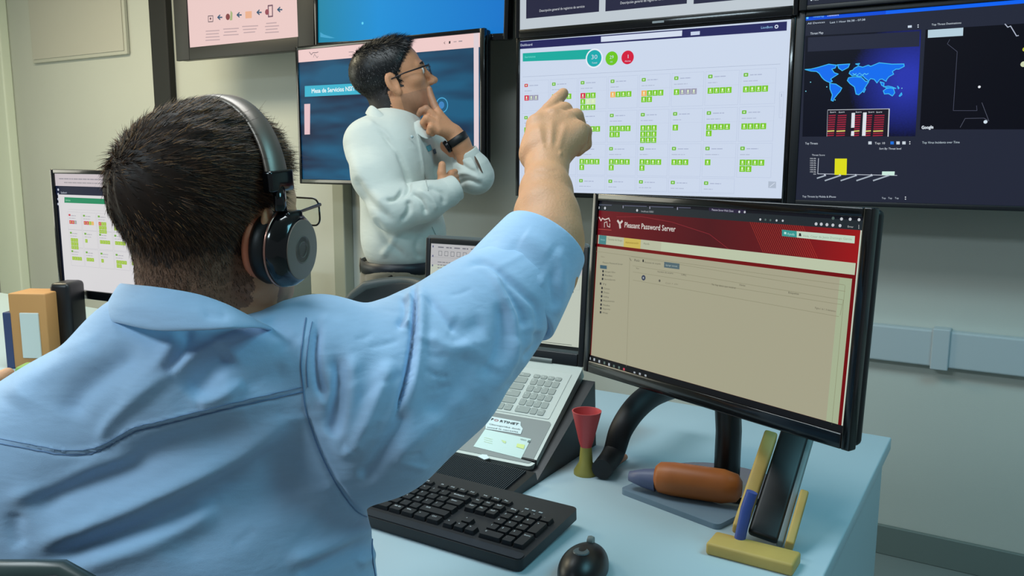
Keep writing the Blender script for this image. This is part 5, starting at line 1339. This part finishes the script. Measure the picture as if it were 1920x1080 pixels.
# yoke step and fine wrinkles
yoke = cr4((-10, 545), (120, 570), (250, 592), (350, 588), (420, 560), (520, 505), (620, 480), (760, 445), (900, 410), (1050, 375), (1180, 345))
ST += [(yoke, 4, .0022), ([(x, y + 7) for x, y in yoke], 3.5, -.0022)]
rnd = random.Random(11)
for k in range(22):
    x, y = rnd.uniform(640, 980), rnd.uniform(480, 860); a = rnd.uniform(-.5, .3); l = rnd.uniform(35, 80)
    ST.append(([(x, y), (x + l * math.cos(a) / 2, y + l * math.sin(a) / 2 + 3), (x + l * math.cos(a), y + l * math.sin(a))], rnd.uniform(4, 8), rnd.choice((-1, 1)) * rnd.uniform(.0006, .0016)))
for k in range(24):
    x, y = rnd.uniform(10, 700), rnd.uniform(640, 1060); a = rnd.uniform(-.9, -.1); l = rnd.uniform(60, 140)
    ST.append(([(x, y), (x + l * math.cos(a) / 2, y + l * math.sin(a) / 2 + 4), (x + l * math.cos(a), y + l * math.sin(a))], rnd.uniform(6, 14), rnd.choice((-1, 1)) * rnd.uniform(.0004, .0012)))
sculpt(sme, ST)
shirt = link('shirt', sme, SH, man, True, True)
V = getv(sme)
polys = [list(p.vertices) for p in sme.polygons]
bv = BVHTree.FromPolygons([tuple(v) for v in V], polys)
def on_cloth(path, off=.0006, n=60):
    out = []
    for x, y in smooth_path(path, n):
        d = nrm(ray(x, y)); h = bv.ray_cast(Vector(CAM), Vector(d))
        if h[0] is not None: out.append(np.array(h[0]) + np.array(h[1]) * off)
    return np.array(out)
SEAM = mat('seam_thread', (108, 138, 176), rough=.8)
for nm, path, w in (('yoke_seam', [(x, y + 8) for x, y in yoke], .0006), ('yoke_topstitch', [(x, y - 1) for x, y in yoke], .0003),
                    ('armhole_seam', cr4((1192, 75), (1182, 140), (1172, 250), (1180, 345), (1190, 430), (1230, 560), (1290, 690), (1370, 810), (1430, 850), (1470, 830)), .0006), ('armhole_topstitch', cr4((1216, 90), (1204, 150), (1194, 250), (1198, 345)), .0004),
                    ('side_seam', cr4((1472, 820), (1450, 920), (1450, 1010), (1460, 1080)), .0007)):
    P = on_cloth(path)
    if len(P) > 2: MB().tube(P, w, 6).build(nm, SEAM, shirt, True, True)
# rolled cuff above the elbow: a truncated cone of folded cloth, open at the mouth
c0, c1 = at(948, 562, 1.085), at(1021, 452, 1.125)
axc = nrm(c1 - c0); e1 = vr
outs, ins = [], []
for t, r1, r2 in ((-.10, .0700, .067), (-.115, .0740, .071), (-.09, .0775, .0745), (-.03, .0770, .0740), (.3, .0735, .0705), (.6, .0690, .066), (.9, .0640, .0615), (1.0, .0620, .0595), (1.02, .0600, .0575)):
    outs.append(ring_pts(c0 + (c1 - c0) * t, axc, r1, r2, 96, e1))
for t, r1, r2 in ((-.09, .0670, .064), (0, .070, .067), (.5, .064, .062), (1.0, .0565, .054)):
    ins.append(ring_pts(c0 + (c1 - c0) * t, axc, r1, r2, 96, e1))
m = shell_ring(np.array(outs), np.array(ins))
cf = m.mesh('cuff'); bm = bmesh.new(); bm.from_mesh(cf); bmesh.ops.recalc_face_normals(bm, faces=bm.faces); bm.to_mesh(cf); bm.free()
cf = subdivide(cf, 2)
sculpt(cf, [(cr5((1130, 160), (1200, 200), (1290, 260)), 14, .003), (cr5((1060, 200), (1150, 290), (1260, 380)), 12, -.003), (cr5((1310, 230), (1330, 330), (1320, 450)), 10, .004), (cr5((1290, 330), (1285, 430), (1300, 540)), 9, -.004),
            (cr5((1010, 150), (950, 220), (900, 260)), 14, -.003), (cr5((1340, 400), (1330, 500), (1290, 580)), 9, .004), (cr5((1130, 300), (1200, 380), (1240, 430)), 8, .003)])
link('cuff', cf, SH, shirt, True, True)
# collar: fold-over band standing round the neck
def collar(top, bot, parent, matl, th=.0035):
    T_ = smooth_path([at(*p) for p in top], 70); B_ = smooth_path([at(*p) for p in bot], 70)
    cen = T_.mean(0)
    rows = []
    for w, off in ((0, -.004), (-.02, 0), (0, .0035), (.25, .0065), (.5, .008), (.75, .0075), (1, .004)):
        R = []
        for i in range(70):
            o_ = (T_[i] - cen); o_[2] = 0; o_ = nrm(o_); ww = max(w, 0)
            R.append(T_[i] * (1 - ww) + B_[i] * ww + o_ * off + (np.array([0, 0, .0015]) if w < 0 else 0))
        rows.append(R)
    inner = [[p - nrm((p - cen) * np.array([1, 1, 0])) * th for p in rows[-1]]] + [[T_[i] * .5 + B_[i] * .5 - nrm((T_[i] - cen) * np.array([1, 1, 0])) * .004 for i in range(70)]]
    rows = np.array(rows + inner + [rows[0]])
    me = MB().grid(rows).mesh('collar'); bm = bmesh.new(); bm.from_mesh(me); bmesh.ops.recalc_face_normals(bm, faces=bm.faces); bm.to_mesh(me); bm.free()
    me = subdivide(me, 1)
    return me
cm = collar([(255, 540, .99), (232, 534, .94), (228, 533, .88), (245, 535, .835), (300, 541, .805), (370, 553, .795), (430, 574, .805), (478, 600, .84), (500, 612, .90), (480, 605, .98)],
            [(230, 610, 1.02), (200, 612, .95), (196, 608, .875), (222, 606, .820), (290, 620, .785), (370, 620, .776), (440, 616, .785), (486, 616, .83), (512, 626, .90), (490, 620, 1.0)], shirt, SH)
sculpt(cm, [([(210, 575), (300, 580), (400, 590)], 8, .0015), ([(380, 590), (430, 592)], 6, -.003), ([(230, 548), (330, 552), (420, 580)], 5, -.001)])
link('collar', cm, SH, shirt, True, True)

# ------------------------------------------------------------------ trousers and shoes below the frame
TR = cloth_mat('trousers_navy', (44, 50, 66), 600)
pc = C0 * np.array([1, 1, 0]) + np.array([0, 0, .57]) + Fb * .02
tr = SDF(); tr.el(pc, (.185, .15, .11), BM, k=.05)
for s_ in (-1, 1):
    hip = pc + Rb * s_ * .09 - Ub * .005; kn = hip + Fb * .42 + Rb * s_ * .06 - Ub * .02; an = kn - Ub * .42 - Fb * .05
    tr.rc(hip, kn, .088, .066, k=.05).rc(kn, an, .066, .052, k=.03)
    s2 = SDF(); s2.el(an + Fb * .07 - Ub * .045, (.045, .13, .04), BM, k=.02).el(an - Ub * .02, (.042, .05, .05), BM, k=.03).half((0, 0, .012), (0, 0, -1))
    link('shoe', s2.mesh(.007, 'shoe'), M_black, man, True, True)
link('trousers', tr.mesh(.009, 'trousers', 2), TR, man, True, True)

# ------------------------------------------------------------------ headphones on his head
hp = empty('headphones', tuple(TH[:3, :3] @ np.array([0, 0, .1]) + HO), 0, 'black over ear headphones with a satin band on the seated man\'s head', 'headphones')
def H(x, y, z): return TH[:3, :3] @ np.array([x, y, z]) + HO
M_sat = mat('satin_band', (120, 108, 98), rough=.38, metal=.5); M_pad = mat('pad_leather', (20, 24, 26), rough=.45)
BA = 1.05
def band_pt(t, r, dy=0):   # t: angle from the right ear (0) over the top (90) to the left
    x = math.cos(t) * (.098 + r); z = math.sin(t) * (.126 + r) + .004
    return np.array([x, -.012 + .030 * math.sin(t) + dy, z])
tt = np.linspace(rad(20), rad(160), 60); rows = []
for t in tt:
    a = band_pt(t, 0); wv = .0155
    rows.append([H(*(band_pt(t, r) + np.array([0, y, 0]))) for r, y in ((0, -wv), (.003, -wv * 1.03), (.0058, -wv * .8), (.0065, 0), (.0058, wv * .8), (.003, wv * 1.03), (0, wv))])
m = MB().grid(np.array(rows)); m.f += [[0, 1, 2, 3, 4, 5, 6], [len(m.v) - 7 + i for i in range(7)][::-1]]; m.m += [0, 0]
m.build('headband', M_sat, hp, True, True)
rows = [[H(*(band_pt(t, r) + np.array([0, y, 0]))) for r, y in ((-.0002, -.0150), (-.0002, .0150), (-.007, .012), (-.007, -.012), (-.0002, -.0150))] for t in np.linspace(rad(24), rad(156), 50)]
MB().grid(np.array(rows)).build('band_padding', M_pad, hp, True, True)
for s_ in (1, -1):
    def G(x, y, z): return H(s_ * x, y, z)
    t0 = rad(20); a0 = band_pt(t0, .003)
    MB(frame(G(*(band_pt(rad(18), .003))), (TH[:3, 0] * s_) / HS, TH[:3, 1] / HS, TH[:3, 2] / HS)).box((0, 0, 0), (.012, .036, .022), .003).build('slider_housing', M_gloss, hp, world=True, auto=40)
    MB().tube([G(*band_pt(rad(16), .003)), G(.104, -.012, .012)], .0048, 12, flat=1.6, up=TH[:3, 1]).build('slider_arm', M_gloss, hp, True, True)
    # ear cup: cushion, rose ring, gloss shell, matt disc
    cdir = nrm(TH[:3, 0] * s_); cc = G(.076 if s_ > 0 else .072, -.004 if s_ > 0 else .010, -.028)
    tl = nrm(cdir + TH[:3, 2] / HS * (-.05) + TH[:3, 1] * (.20 if s_ > 0 else -.35))
    Rm = np.stack([nrm(np.cross(TH[:3, 1], tl)), np.cross(tl, nrm(np.cross(TH[:3, 1], tl))), tl], 1)
    MB().lathe([(.018, -.004), (.030, -.006), (.036, -.002), (.0385, .004), (.0375, .012), (.034, .016), (.0, .016)], 56, R=Rm, o=cc).build('ear_cushion', M_pad, hp, True, True)
    MB().lathe([(.026, -.009), (.036, -.009), (.0378, -.005), (.035, -.001), (.026, -.001)], 56, R=Rm, o=cc - tl * .001).build('inner_lining', mat('lining_coral', (222, 128, 92), rough=.6), hp, True, True)
    cup = MB().lathe([(.0, .015), (.0375, .015), (.0400, .018), (.0405, .023), (.0380, .031), (.0335, .0365), (.0315, .038), (0, .038)], 64, R=Rm, o=cc).build('cup_shell', M_gloss, hp, True, True)
    MB().lathe([(.0396, .0165), (.0408, .0175), (.0408, .0190), (.0396, .0195)], 64, R=Rm, o=cc).build('rose_ring', mat('rose_metal', (196, 142, 126), rough=.25, metal=.8), cup, True, True)
    MB().lathe([(.0, .0381), (.0312, .0381), (.0312, .0391), (.0300, .0395), (0, .0393)], 64, R=Rm, o=cc).lathe([(.0135, .0394), (.0142, .0401), (.0148, .0394)], 48, R=Rm, o=cc).lathe([(.0075, .0394), (.0080, .0400), (.0085, .0394)], 48, R=Rm, o=cc).build('cup_disc', mat('disc_taupe', (124, 108, 96), rough=.6), cup, world=True, auto=50)
    MB(frame(cc + tl * .027 + TH[:3, 2] * .034, cdir, TH[:3, 1] / HS, TH[:3, 2] / HS)).box((0, 0, 0), (.018, .024, .014), .003).build('cup_hinge', M_gloss, hp, world=True, auto=40)
# eyeglasses
gl = empty('eyeglasses', tuple(H(0, .1, 0)), 0, 'thin black framed eyeglasses worn by the seated man', 'eyeglasses')
M_gf = mat('frame_black', (12, 13, 15), rough=.25); M_len = mat('lens_glass', (235, 240, 235), rough=.02, trans=1, spec=.4)
def glasses(parent, H, drop=0, fr=M_gf, r=.0011, yy=.112, hw=.027, hh=.0165, out=.078):
    for s_ in (-1, 1):
        pts = [(q[0] + s_ * (hw + .008), q[1] - .004 + drop) for q in rrect(hw * 2, hh * 2, .010, 6)]
        pts = [(x, yy - abs(x) * .14, z) for x, z in pts]; pts.append(pts[0])
        P = [H(*q) for q in pts]
        MB().tube(P, r, 8).build('lens_rim', fr, parent, True, True)
        o = MB().add([H(x, y, z) for x, y, z in pts[:-1]], [list(range(len(pts) - 1))]).build('lens', M_len, parent, world=True, fix=False); md = o.modifiers.new('t', 'SOLIDIFY'); md.thickness = .0012
        MB().tube([H(s_ * (hw * 2 + .008), yy - .0088, drop + .006), H(s_ * (hw * 2 + .013), yy - .012, drop + .006), H(s_ * out, .03, drop + .002), H(s_ * (out + .003), -.012, drop - .004), H(s_ * out, -.030, drop - .024), H(s_ * (out - .003), -.036, drop - .040)], [r, r * 1.3, r, r, r * 1.9, r * 1.9], 8, flat=1.4).build('temple_arm', fr, parent, True, True)
    MB().tube([H(-.008, yy - .001, drop + .002), H(0, yy + .001, drop + .006), H(.008, yy - .001, drop + .002)], r, 8).build('bridge', fr, parent, True, True)
    for s_ in (-1, 1): MB().tube([H(s_ * .009, yy - .002, drop - .002), H(s_ * .010, yy - .008, drop - .008)], r * .7, 6).build('nose_pad', fr, parent, True, True)
glasses(gl, H)
# his chair: only the top of the back shows in the lower left corner
seatc = pc - Fb * .02 - Rb * .10
och = office_chair(seatc[0], seatc[1], rad(21), .945, 'dark office chair the seated man sits on, its back edge low in the corner', mat('rim_darkgreen', (58, 68, 66), rough=.3), .25)

# ================================================================== the standing man
T2 = at(745, 380, 2.56)
SK2 = skin_mat('skin_warm', (206, 146, 108)); SK2d = mat('shaven_jaw', (176, 126, 96), rough=.55, noise=.15, nscale=80); LIP = mat('lip_rose', (170, 96, 82), rough=.45)
a2 = rad(-58); R2 = np.array([math.cos(a2), math.sin(a2), 0]); F2 = np.array([-math.sin(a2), math.cos(a2), 0]); B2 = np.stack([R2, F2, Ub], 1)
pm = empty('person', (T2[0], T2[1], 0), 0, 'standing person in a white shirt and glasses, hand on chin, looking at the wall screens', 'person')
ha = rad(-49); hp_ = rad(17)
kx = np.array([math.cos(ha), math.sin(ha), 0]); kf = np.array([-math.sin(ha), math.cos(ha), 0])
ky = kf * math.cos(hp_) + Ub * math.sin(hp_); kz = np.cross(kx, ky)
h2o = at(738, 150, 2.55); hs2 = 1.06
T2h = frame(h2o, kx * hs2, ky * hs2, kz * hs2); T2i = np.linalg.inv(T2h)
def H2(x, y, z): return T2h[:3, :3] @ np.array([x, y, z]) + h2o
s = head_sdf(.98, .054, .10, .035).xform(T2h)
s.rc(H2(0, -.03, -.10), at(728, 300, 2.56), .056, .10, k=.05)
s.el(at(748, 330, 2.58), (.14, .085, .16), B2, k=.05).el(at(752, 450, 2.58), (.13, .085, .14), B2, k=.05)
RS, LS = at(690, 268, 2.47), at(800, 262, 2.70)
s.rc(at(735, 255, 2.56), RS, .05, .045, k=.04).rc(at(735, 255, 2.56), LS, .05, .045, k=.04)
# near (right) arm folded across, far (left) arm bent up to the chin
s.chain([RS, at(738, 398, 2.40)], [.045, .040], k=.02).chain([at(738, 398, 2.40), at(835, 352, 2.44)], [.040, .027], k=.02)
LE = at(892, 330, 2.56)
s.chain([LS, LE], [.045, .040], k=.02).chain([LE, at(861, 266, 2.52), at(850, 250, 2.515)], [.038, .028, .027], k=.02)
# left hand: wrist -> palm -> index along the cheek, the others curled under the chin
w0 = at(850, 250, 2.515); mc = [at(822, 214, 2.495), at(820, 224, 2.485), at(819, 234, 2.478), at(822, 244, 2.475)]
for q in mc: s.rc(w0, q, .021, .0145, k=.010)
finger(s, [mc[0], at(814, 196, 2.50), at(808, 180, 2.505), at(805, 167, 2.505)], [.0140, .0112, .0100, .0085], k=.006)
finger(s, [mc[1], at(799, 204, 2.475), at(790, 208, 2.48), at(786, 214, 2.49)], [.0138, .0115, .0105, .0090])
finger(s, [mc[2], at(800, 222, 2.465), at(794, 230, 2.475), at(799, 238, 2.485)], [.0138, .0118, .0106, .0090])
finger(s, [mc[3], at(808, 238, 2.462), at(805, 247, 2.470), at(811, 251, 2.480)], [.0130, .0112, .0100, .0085])
finger(s, [at(838, 234, 2.525), at(812, 218, 2.53), at(797, 212, 2.53)], [.017, .0125, .0105], k=.01)
# right hand tucked against the chest: fingers lie on the far sleeve, thumb up
w1 = at(835, 352, 2.44)
for i in range(4):
    b_ = at(838 + i * 1, 338 + i * 6, 2.445)
    s.rc(w1, b_, .025, .014, k=.012)
    finger(s, [b_, at(846 + i * 2, 326 + i * 8, 2.46), at(853 + i * 2, 322 + i * 9, 2.48)], [.0135, .0115, .0095])
finger(s, [at(832, 345, 2.435), at(828, 324, 2.43), at(829, 309, 2.43)], [.0150, .0130, .0110], k=.01)
me = s.mesh(.0042, 'body')
me = subdivide(me, 1)
def fn2(c):
    L = c @ T2i[:3, :3].T + T2i[:3, 3]; near = np.linalg.norm(L, axis=1) < .17
    out = np.zeros(len(c))
    out[near & (L[:, 2] < -.05) & (L[:, 1] > .0) & (L[:, 2] > -.13)] = 2
    out[near & (hairy(L, -.075, .070) > 0)] = 1
    out[near & (L[:, 1] > .078) & (np.abs(L[:, 0]) < .022) & (L[:, 2] < -.0585) & (L[:, 2] > -.0745)] = 3
    return out
paint(me, fn2)
link('body', me, [SK2, mat('scalp_black', (26, 22, 22), rough=.6, noise=.2, nscale=90), SK2d, LIP], pm, True, True)
for s_ in (-1, 1):
    e = MB().lathe([(.0001, -.012)] + [(.012 * math.cos(t), .012 * math.sin(t)) for t in np.linspace(-1.4, 1.4, 12)] + [(.0001, .012)], 20, R=T2h[:3, :3], o=T2h[:3, :3] @ np.array([s_ * .031, .0800, 0]) + h2o).build('eye', mat('eye_white', (225, 222, 215)), pm, True, True)
    MB().lathe([(0, 0), (.006, 0), (.0058, .001), (0, .0016)], 18, R=T2h[:3, :3] @ np.array([[1, 0, 0], [0, 0, 1], [0, -1, 0]]), o=T2h[:3, :3] @ np.array([s_ * .031, .0912, .001]) + h2o).build('iris', mat('iris_brown', (60, 38, 24)), e, True, True)
    MB().tube([H2(s_ * .016, .094, .018), H2(s_ * .030, .092, .023), H2(s_ * .044, .080, .019)], [.002, .0034, .0016], 8).build('eyebrow', mat('brow_black', (22, 18, 17), rough=.7), pm, True, True)
hk = [mat('black_hair', (12, 12, 14), rough=.4, spec=.4), mat('black_hair_blue', (22, 22, 26), rough=.4, spec=.4), mat('black_hair', (12, 12, 14))]
cap = SDF(); cap.el((0, -.020, .036), (.077, .100, .082), k=.01).el((0, .030, .043), (.063, .052, .057), k=.03).el((0, .034, .078), (.050, .052, .030), k=.03)
cap.half((0, .086, 0), (0, 1, -.05)).half((0, -.01, -.004), (0, .45, -1)).half((0, .050, .055), (0, 1, -.75))
cw = cap.xform(T2h); cme2 = cw.mesh(.005, 'hair')
hair2 = link('hair', cme2, hk[0], pm, True, True)
def dir2(P, N, rng):
    c_ = np.array([0, -.07, .09]); R_ = P - c_; R_ = R_ - N * (R_ * N).sum(1)[:, None]; R_ /= np.linalg.norm(R_, axis=1)[:, None] + 1e-9
    top = np.clip((P[:, 2] - .06) / .04, 0, 1)[:, None]
    return R_ + np.array([0, .6, 0]) * top + np.array([0, 0, -.9]) * (1 - top) + N * top * .6
hair_mesh('short_strands', me, T2i, T2h, 9000, lambda P: np.interp(P[:, 2], [-.08, -.03, .03, .08], [.003, .005, .009, .014]), dir2, hair2, hk, width=.0014, seed=7, low=-.075, front=.070, seg=2)
_h = hairy
hairy = lambda p, low=-.085, front=.074: np.ones(len(p))
hair_mesh('top_strands', cme2, T2i, T2h, 9000, lambda P: np.interp(P[:, 2] + P[:, 1] * .3, [.0, .06, .12], [.005, .008, .016]), dir2, hair2, hk, width=.0018, seed=8, low=-.5, front=1, seg=2)
hairy = _h
# spectacles and watch: things he wears
g2 = empty('eyeglasses', tuple(H2(0, .1, 0)), 0, 'thin dark framed spectacles worn by the standing man', 'eyeglasses')
glasses(g2, H2, .002, mat('frame_gunmetal', (44, 40, 44), rough=.3, metal=.4), r=.0014, yy=.1125, hw=.025, hh=.0145)
wt = empty('wristwatch', tuple(at(857, 259, 2.515)), 0, 'black wristwatch on the raised wrist of the standing man', 'watch')
wa = nrm(w0 - at(862, 268, 2.521)); wc = at(858, 262, 2.518)
MB().grid(np.array([ring_pts(wc + wa * z, wa, r_, r_ * .92, 40) for z, r_ in ((-.012, .033), (-.011, .0365), (.011, .0365), (.012, .033), (-.012, .033))]), closed=True).build('strap', mat('strap_black', (16, 17, 19), rough=.5), wt, True, True)
fd = nrm(np.cross(wa, vf)); fd = nrm(fd * 1.0 + vu * .6 - vf * .1); fd = nrm(fd - wa * np.dot(fd, wa))
Rw = np.stack([wa, np.cross(fd, wa), fd], 1)
MB().lathe([(0, -.004), (.019, -.004), (.020, .0), (.019, .006), (.017, .008), (0, .008)], 32, R=Rw, o=wc + fd * .036).build('watch_case', mat('case_black', (22, 24, 28), rough=.25, metal=.5), wt, world=True, auto=50)
MB().lathe([(0, .0082), (.0155, .0082), (0, .0086)], 32, R=Rw, o=wc + fd * .036).build('dial', mat('dial_dark', (34, 40, 48), rough=.15), wt, world=True)

# ---------------------------------------------------------------- white shirt
WS = cloth_mat('shirt_white', (206, 210, 202), 700, .02)
s = SDF()
s.el(at(742, 318, 2.575), (.185, .118, .185), B2, k=.07)
s.el(at(757, 440, 2.585), (.168, .132, .15), B2, k=.07)
s.rc(at(728, 248, 2.56), RS, .070, .064, k=.05).rc(at(745, 252, 2.58), LS, .066, .058, k=.05)
s.chain([RS, at(705, 330, 2.42), at(737, 392, 2.39)], [.067, .066, .060], k=.03)
s.chain([at(737, 392, 2.39), at(795, 378, 2.40), at(838, 362, 2.43)], [.060, .054, .044], k=.03)
s.chain([LS, at(850, 320, 2.63), LE], [.060, .056, .052], k=.03)
s.chain([LE, at(886, 312, 2.55), at(880, 300, 2.545)], [.054, .046, .036], k=.02)
s.half(at(745, 490, 2.58), (0, 0, -1), .004)
wme = s.mesh(.0048, 'shirt', 2); wme = subdivide(wme, 1)
def c6(*p): return [(640 + x * .315, 60 + y * .315) for x, y in p]
def c2(*p): return [(540 + x * .4817, 40 + y * .4817) for x, y in p]
sculpt(wme, [(c2((340, 400), (430, 520), (470, 640), (430, 700)), 5, -.010), (c2((450, 650), (420, 690), (380, 700)), 4, -.012), (c2((470, 660), (520, 700), (540, 760)), 5, -.010), (c2((500, 650), (560, 690), (580, 740)), 5, .007),
             (c2((540, 640), (600, 670), (610, 720)), 5, -.008), (c2((470, 690), (470, 740), (440, 780)), 5, -.009), (c2((260, 600), (320, 700), (420, 790)), 10, -.008), (c2((230, 470), (300, 620), (400, 740)), 14, .010),
             (c2((330, 760), (380, 850), (460, 920)), 7, -.007), (c2((430, 810), (400, 870), (360, 920)), 7, .006), (c2((520, 820), (500, 880), (520, 930)), 6, -.005), (c2((580, 800), (570, 870), (590, 930)), 6, .005), (c2((610, 760), (630, 800), (645, 830)), 3, -.006),
             (c2((300, 380), (380, 440), (440, 540)), 5, .006), (c2((560, 430), (580, 520), (590, 600)), 4, -.005), (c2((500, 400), (520, 520), (530, 620)), 3, .004),
             (c2((620, 500), (680, 560), (740, 600)), 5, -.007), (c2((640, 600), (700, 590), (760, 620)), 5, .006), (c2((650, 640), (700, 620), (760, 640)), 4, -.006), (c2((700, 500), (730, 540), (750, 590)), 3, -.008), (c2((590, 440), (640, 520), (650, 600)), 4, .006)])
shirt2 = link('shirt', wme, WS, pm, True, True)
bv = BVHTree.FromPolygons([tuple(v) for v in getv(wme)], [list(p.vertices) for p in wme.polygons])
def cuff2(c, ax, r1, r2, ln):
    o_ = [ring_pts(c + ax * z, ax, r, r * .94, 48) for z, r in ((-ln / 2, r1), (-ln / 2 + .004, r1 * 1.03), (ln / 2 - .004, r2 * 1.03), (ln / 2, r2), (ln / 2, r2 * .9), (-ln / 2, r1 * .9), (-ln / 2, r1))]
    return MB().grid(np.array(o_), closed=True)
ax1 = nrm(at(852, 350, 2.44) - at(795, 378, 2.40)); cuff2(at(842, 358, 2.435), ax1, .046, .041, .05).build('cuff', WS, shirt2, True, True)
ax2 = nrm(w0 - LE); cuff2(at(879, 296, 2.545), ax2, .043, .038, .045).build('cuff', WS, shirt2, True, True)
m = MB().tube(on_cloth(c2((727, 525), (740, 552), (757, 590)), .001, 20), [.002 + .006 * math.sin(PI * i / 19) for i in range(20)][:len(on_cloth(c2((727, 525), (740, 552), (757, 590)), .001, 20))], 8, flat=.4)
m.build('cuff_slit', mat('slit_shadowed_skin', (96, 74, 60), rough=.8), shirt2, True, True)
P = on_cloth(c2((505, 440), (520, 520), (532, 600), (545, 660)), .0012, 40); MB().tube(P, .0011, 6).build('placket', mat('stitch_grey', (176, 182, 178), rough=.8), shirt2, True, True)
P = on_cloth(c2((560, 800), (590, 870), (600, 935)), .0012, 30); MB().tube(P, .0011, 6).build('placket', mat('stitch_grey', (176, 182, 178)), shirt2, True, True)
# button-down collar
cb1 = MB()
def strip(path_t, path_b, n=30, off=.004, th=.003):
    A = smooth_path([at(*p) for p in path_t], n); B = smooth_path([at(*p) for p in path_b], n); rows = []
    for w in np.linspace(0, 1, 5): rows.append(A * (1 - w) + B * w - vf * off * math.sin(PI * (.15 + w * .7)))
    return np.array(rows)
me = MB().grid(strip([(694, 201, 2.50), (700, 199, 2.475), (715, 212, 2.46), (740, 236, 2.455), (762, 250, 2.46), (768, 252, 2.475)], [(686, 214, 2.49), (694, 220, 2.455), (714, 234, 2.435), (738, 258, 2.425), (760, 270, 2.43), (778, 262, 2.45)])).mesh('collar')
o = link('collar', me, WS, shirt2, True, True); md = o.modifiers.new('t', 'SOLIDIFY'); md.thickness = .004; md = o.modifiers.new('s', 'SUBSURF'); md.levels = md.render_levels = 1
me = MB().grid(strip([(776, 232, 2.50), (786, 226, 2.50), (798, 232, 2.51), (808, 240, 2.53)], [(772, 246, 2.47), (784, 254, 2.47), (800, 262, 2.48), (812, 256, 2.51)])).mesh('collar')
o = link('collar', me, WS, shirt2, True, True); md = o.modifiers.new('t', 'SOLIDIFY'); md.thickness = .004; md = o.modifiers.new('s', 'SUBSURF'); md.levels = md.render_levels = 1
MB().tube([at(772, 256, 2.424), at(773, 257, 2.421)], .0045, 12).build('button', mat('button_pale', (190, 204, 206), rough=.3), shirt2, True, True)
# embroidered emblem and pocket on the chest
def on_pt(x, y, off=.001):
    d = nrm(ray(x, y)); h = bv.ray_cast(Vector(CAM), Vector(d)); return None if h[0] is None else np.array(h[0]) + np.array(h[1]) * off
def patch(name, quad, m_, off=.0012, n=6):
    rows = []
    for v in np.linspace(0, 1, n):
        R = []
        for u in np.linspace(0, 1, n):
            q = (np.array(quad[0]) * (1 - u) + np.array(quad[1]) * u) * (1 - v) + (np.array(quad[3]) * (1 - u) + np.array(quad[2]) * u) * v
            p = on_pt(*q, off)
            R.append(p if p is not None else at(q[0], q[1], 2.5))
        rows.append(R)
    o = MB().grid(np.array(rows)).build(name, m_, shirt2, True, True, fix=False); md = o.modifiers.new('t', 'SOLIDIFY'); md.thickness = .0008; return o
patch('emblem', c2((536, 488), (552, 480), (560, 500), (545, 508)), mat('emblem_teal', (96, 176, 190), rough=.7))
patch('emblem_letters', c2((562, 500), (572, 496), (578, 514), (568, 518)), mat('emblem_slate', (90, 110, 126), rough=.7))
# ---------------------------------------------------------------- belt, trousers, shoes
bc = at(752, 497, 2.585)
def oval(z, a_, b_, c=bc, n=64):
    t = np.linspace(0, 2 * PI, n, endpoint=False); return np.array([c[0], c[1], 0]) + np.outer(np.cos(t) * a_, R2) + np.outer(np.sin(t) * b_, F2) + np.array([0, 0, z])
zb_ = bc[2]
MB().grid(np.array([oval(zb_ - .016, .142, .118), oval(zb_ - .016, .147, .123), oval(zb_ + .020, .147, .123), oval(zb_ + .020, .142, .118), oval(zb_ - .016, .142, .118)]), closed=True).build('belt', mat('belt_navy', (18, 22, 32), rough=.45), pm, True, True)
KH = cloth_mat('trousers_khaki', (112, 104, 88), 600)
s = SDF()
s.rc(bc + np.array([0, 0, .0]) - R2 * .03, bc + R2 * .03, .118, .118, k=.03); s.p[-1] = ('el', bc - Ub * .02, np.array([.143, .119, .10]), B2, None, .03, 1, bc - Ub * .02, .158)
s.el(bc - Ub * .10, (.155, .126, .12), B2, k=.05)
for k_ in (-1, 1):
    hip = bc + R2 * k_ * .085 - Ub * .13; kn = hip - Ub * .36 + F2 * .01; an = kn - Ub * .40; an[2] = .09
    s.rc(hip, kn, .088, .066, k=.05).rc(kn, an, .066, .050, k=.04)
    s2 = SDF(); s2.el(np.array([an[0], an[1], .045]) + F2 * .06, (.045, .13, .042), B2, k=.02).el(np.array([an[0], an[1], .06]), (.042, .05, .05), B2, k=.03).half((0, 0, .006), (0, 0, -1))
    link('shoe', s2.mesh(.008, 'shoe'), M_black, pm, True, True)
s.half(bc + Ub * .012, (0, 0, 1), .003)
tm = s.mesh(.008, 'trousers', 2)
sculpt(tm, [([(690, 520), (730, 512), (780, 516)], 5, .004), ([(700, 530), (740, 520)], 4, -.005), ([(680, 505), (684, 540)], 4, -.004)])
tro = link('trousers', tm, KH, pm, True, True)
for t in (235, 275):
    a_ = rad(t); p_ = bc + R2 * math.cos(a_) * .148 + F2 * math.sin(a_) * .124
    MB().tube([p_ - Ub * .022, p_ + (p_ - bc) * .02, p_ + Ub * .024], .005, 8, flat=.5).build('belt_loop', KH, tro, True, True)
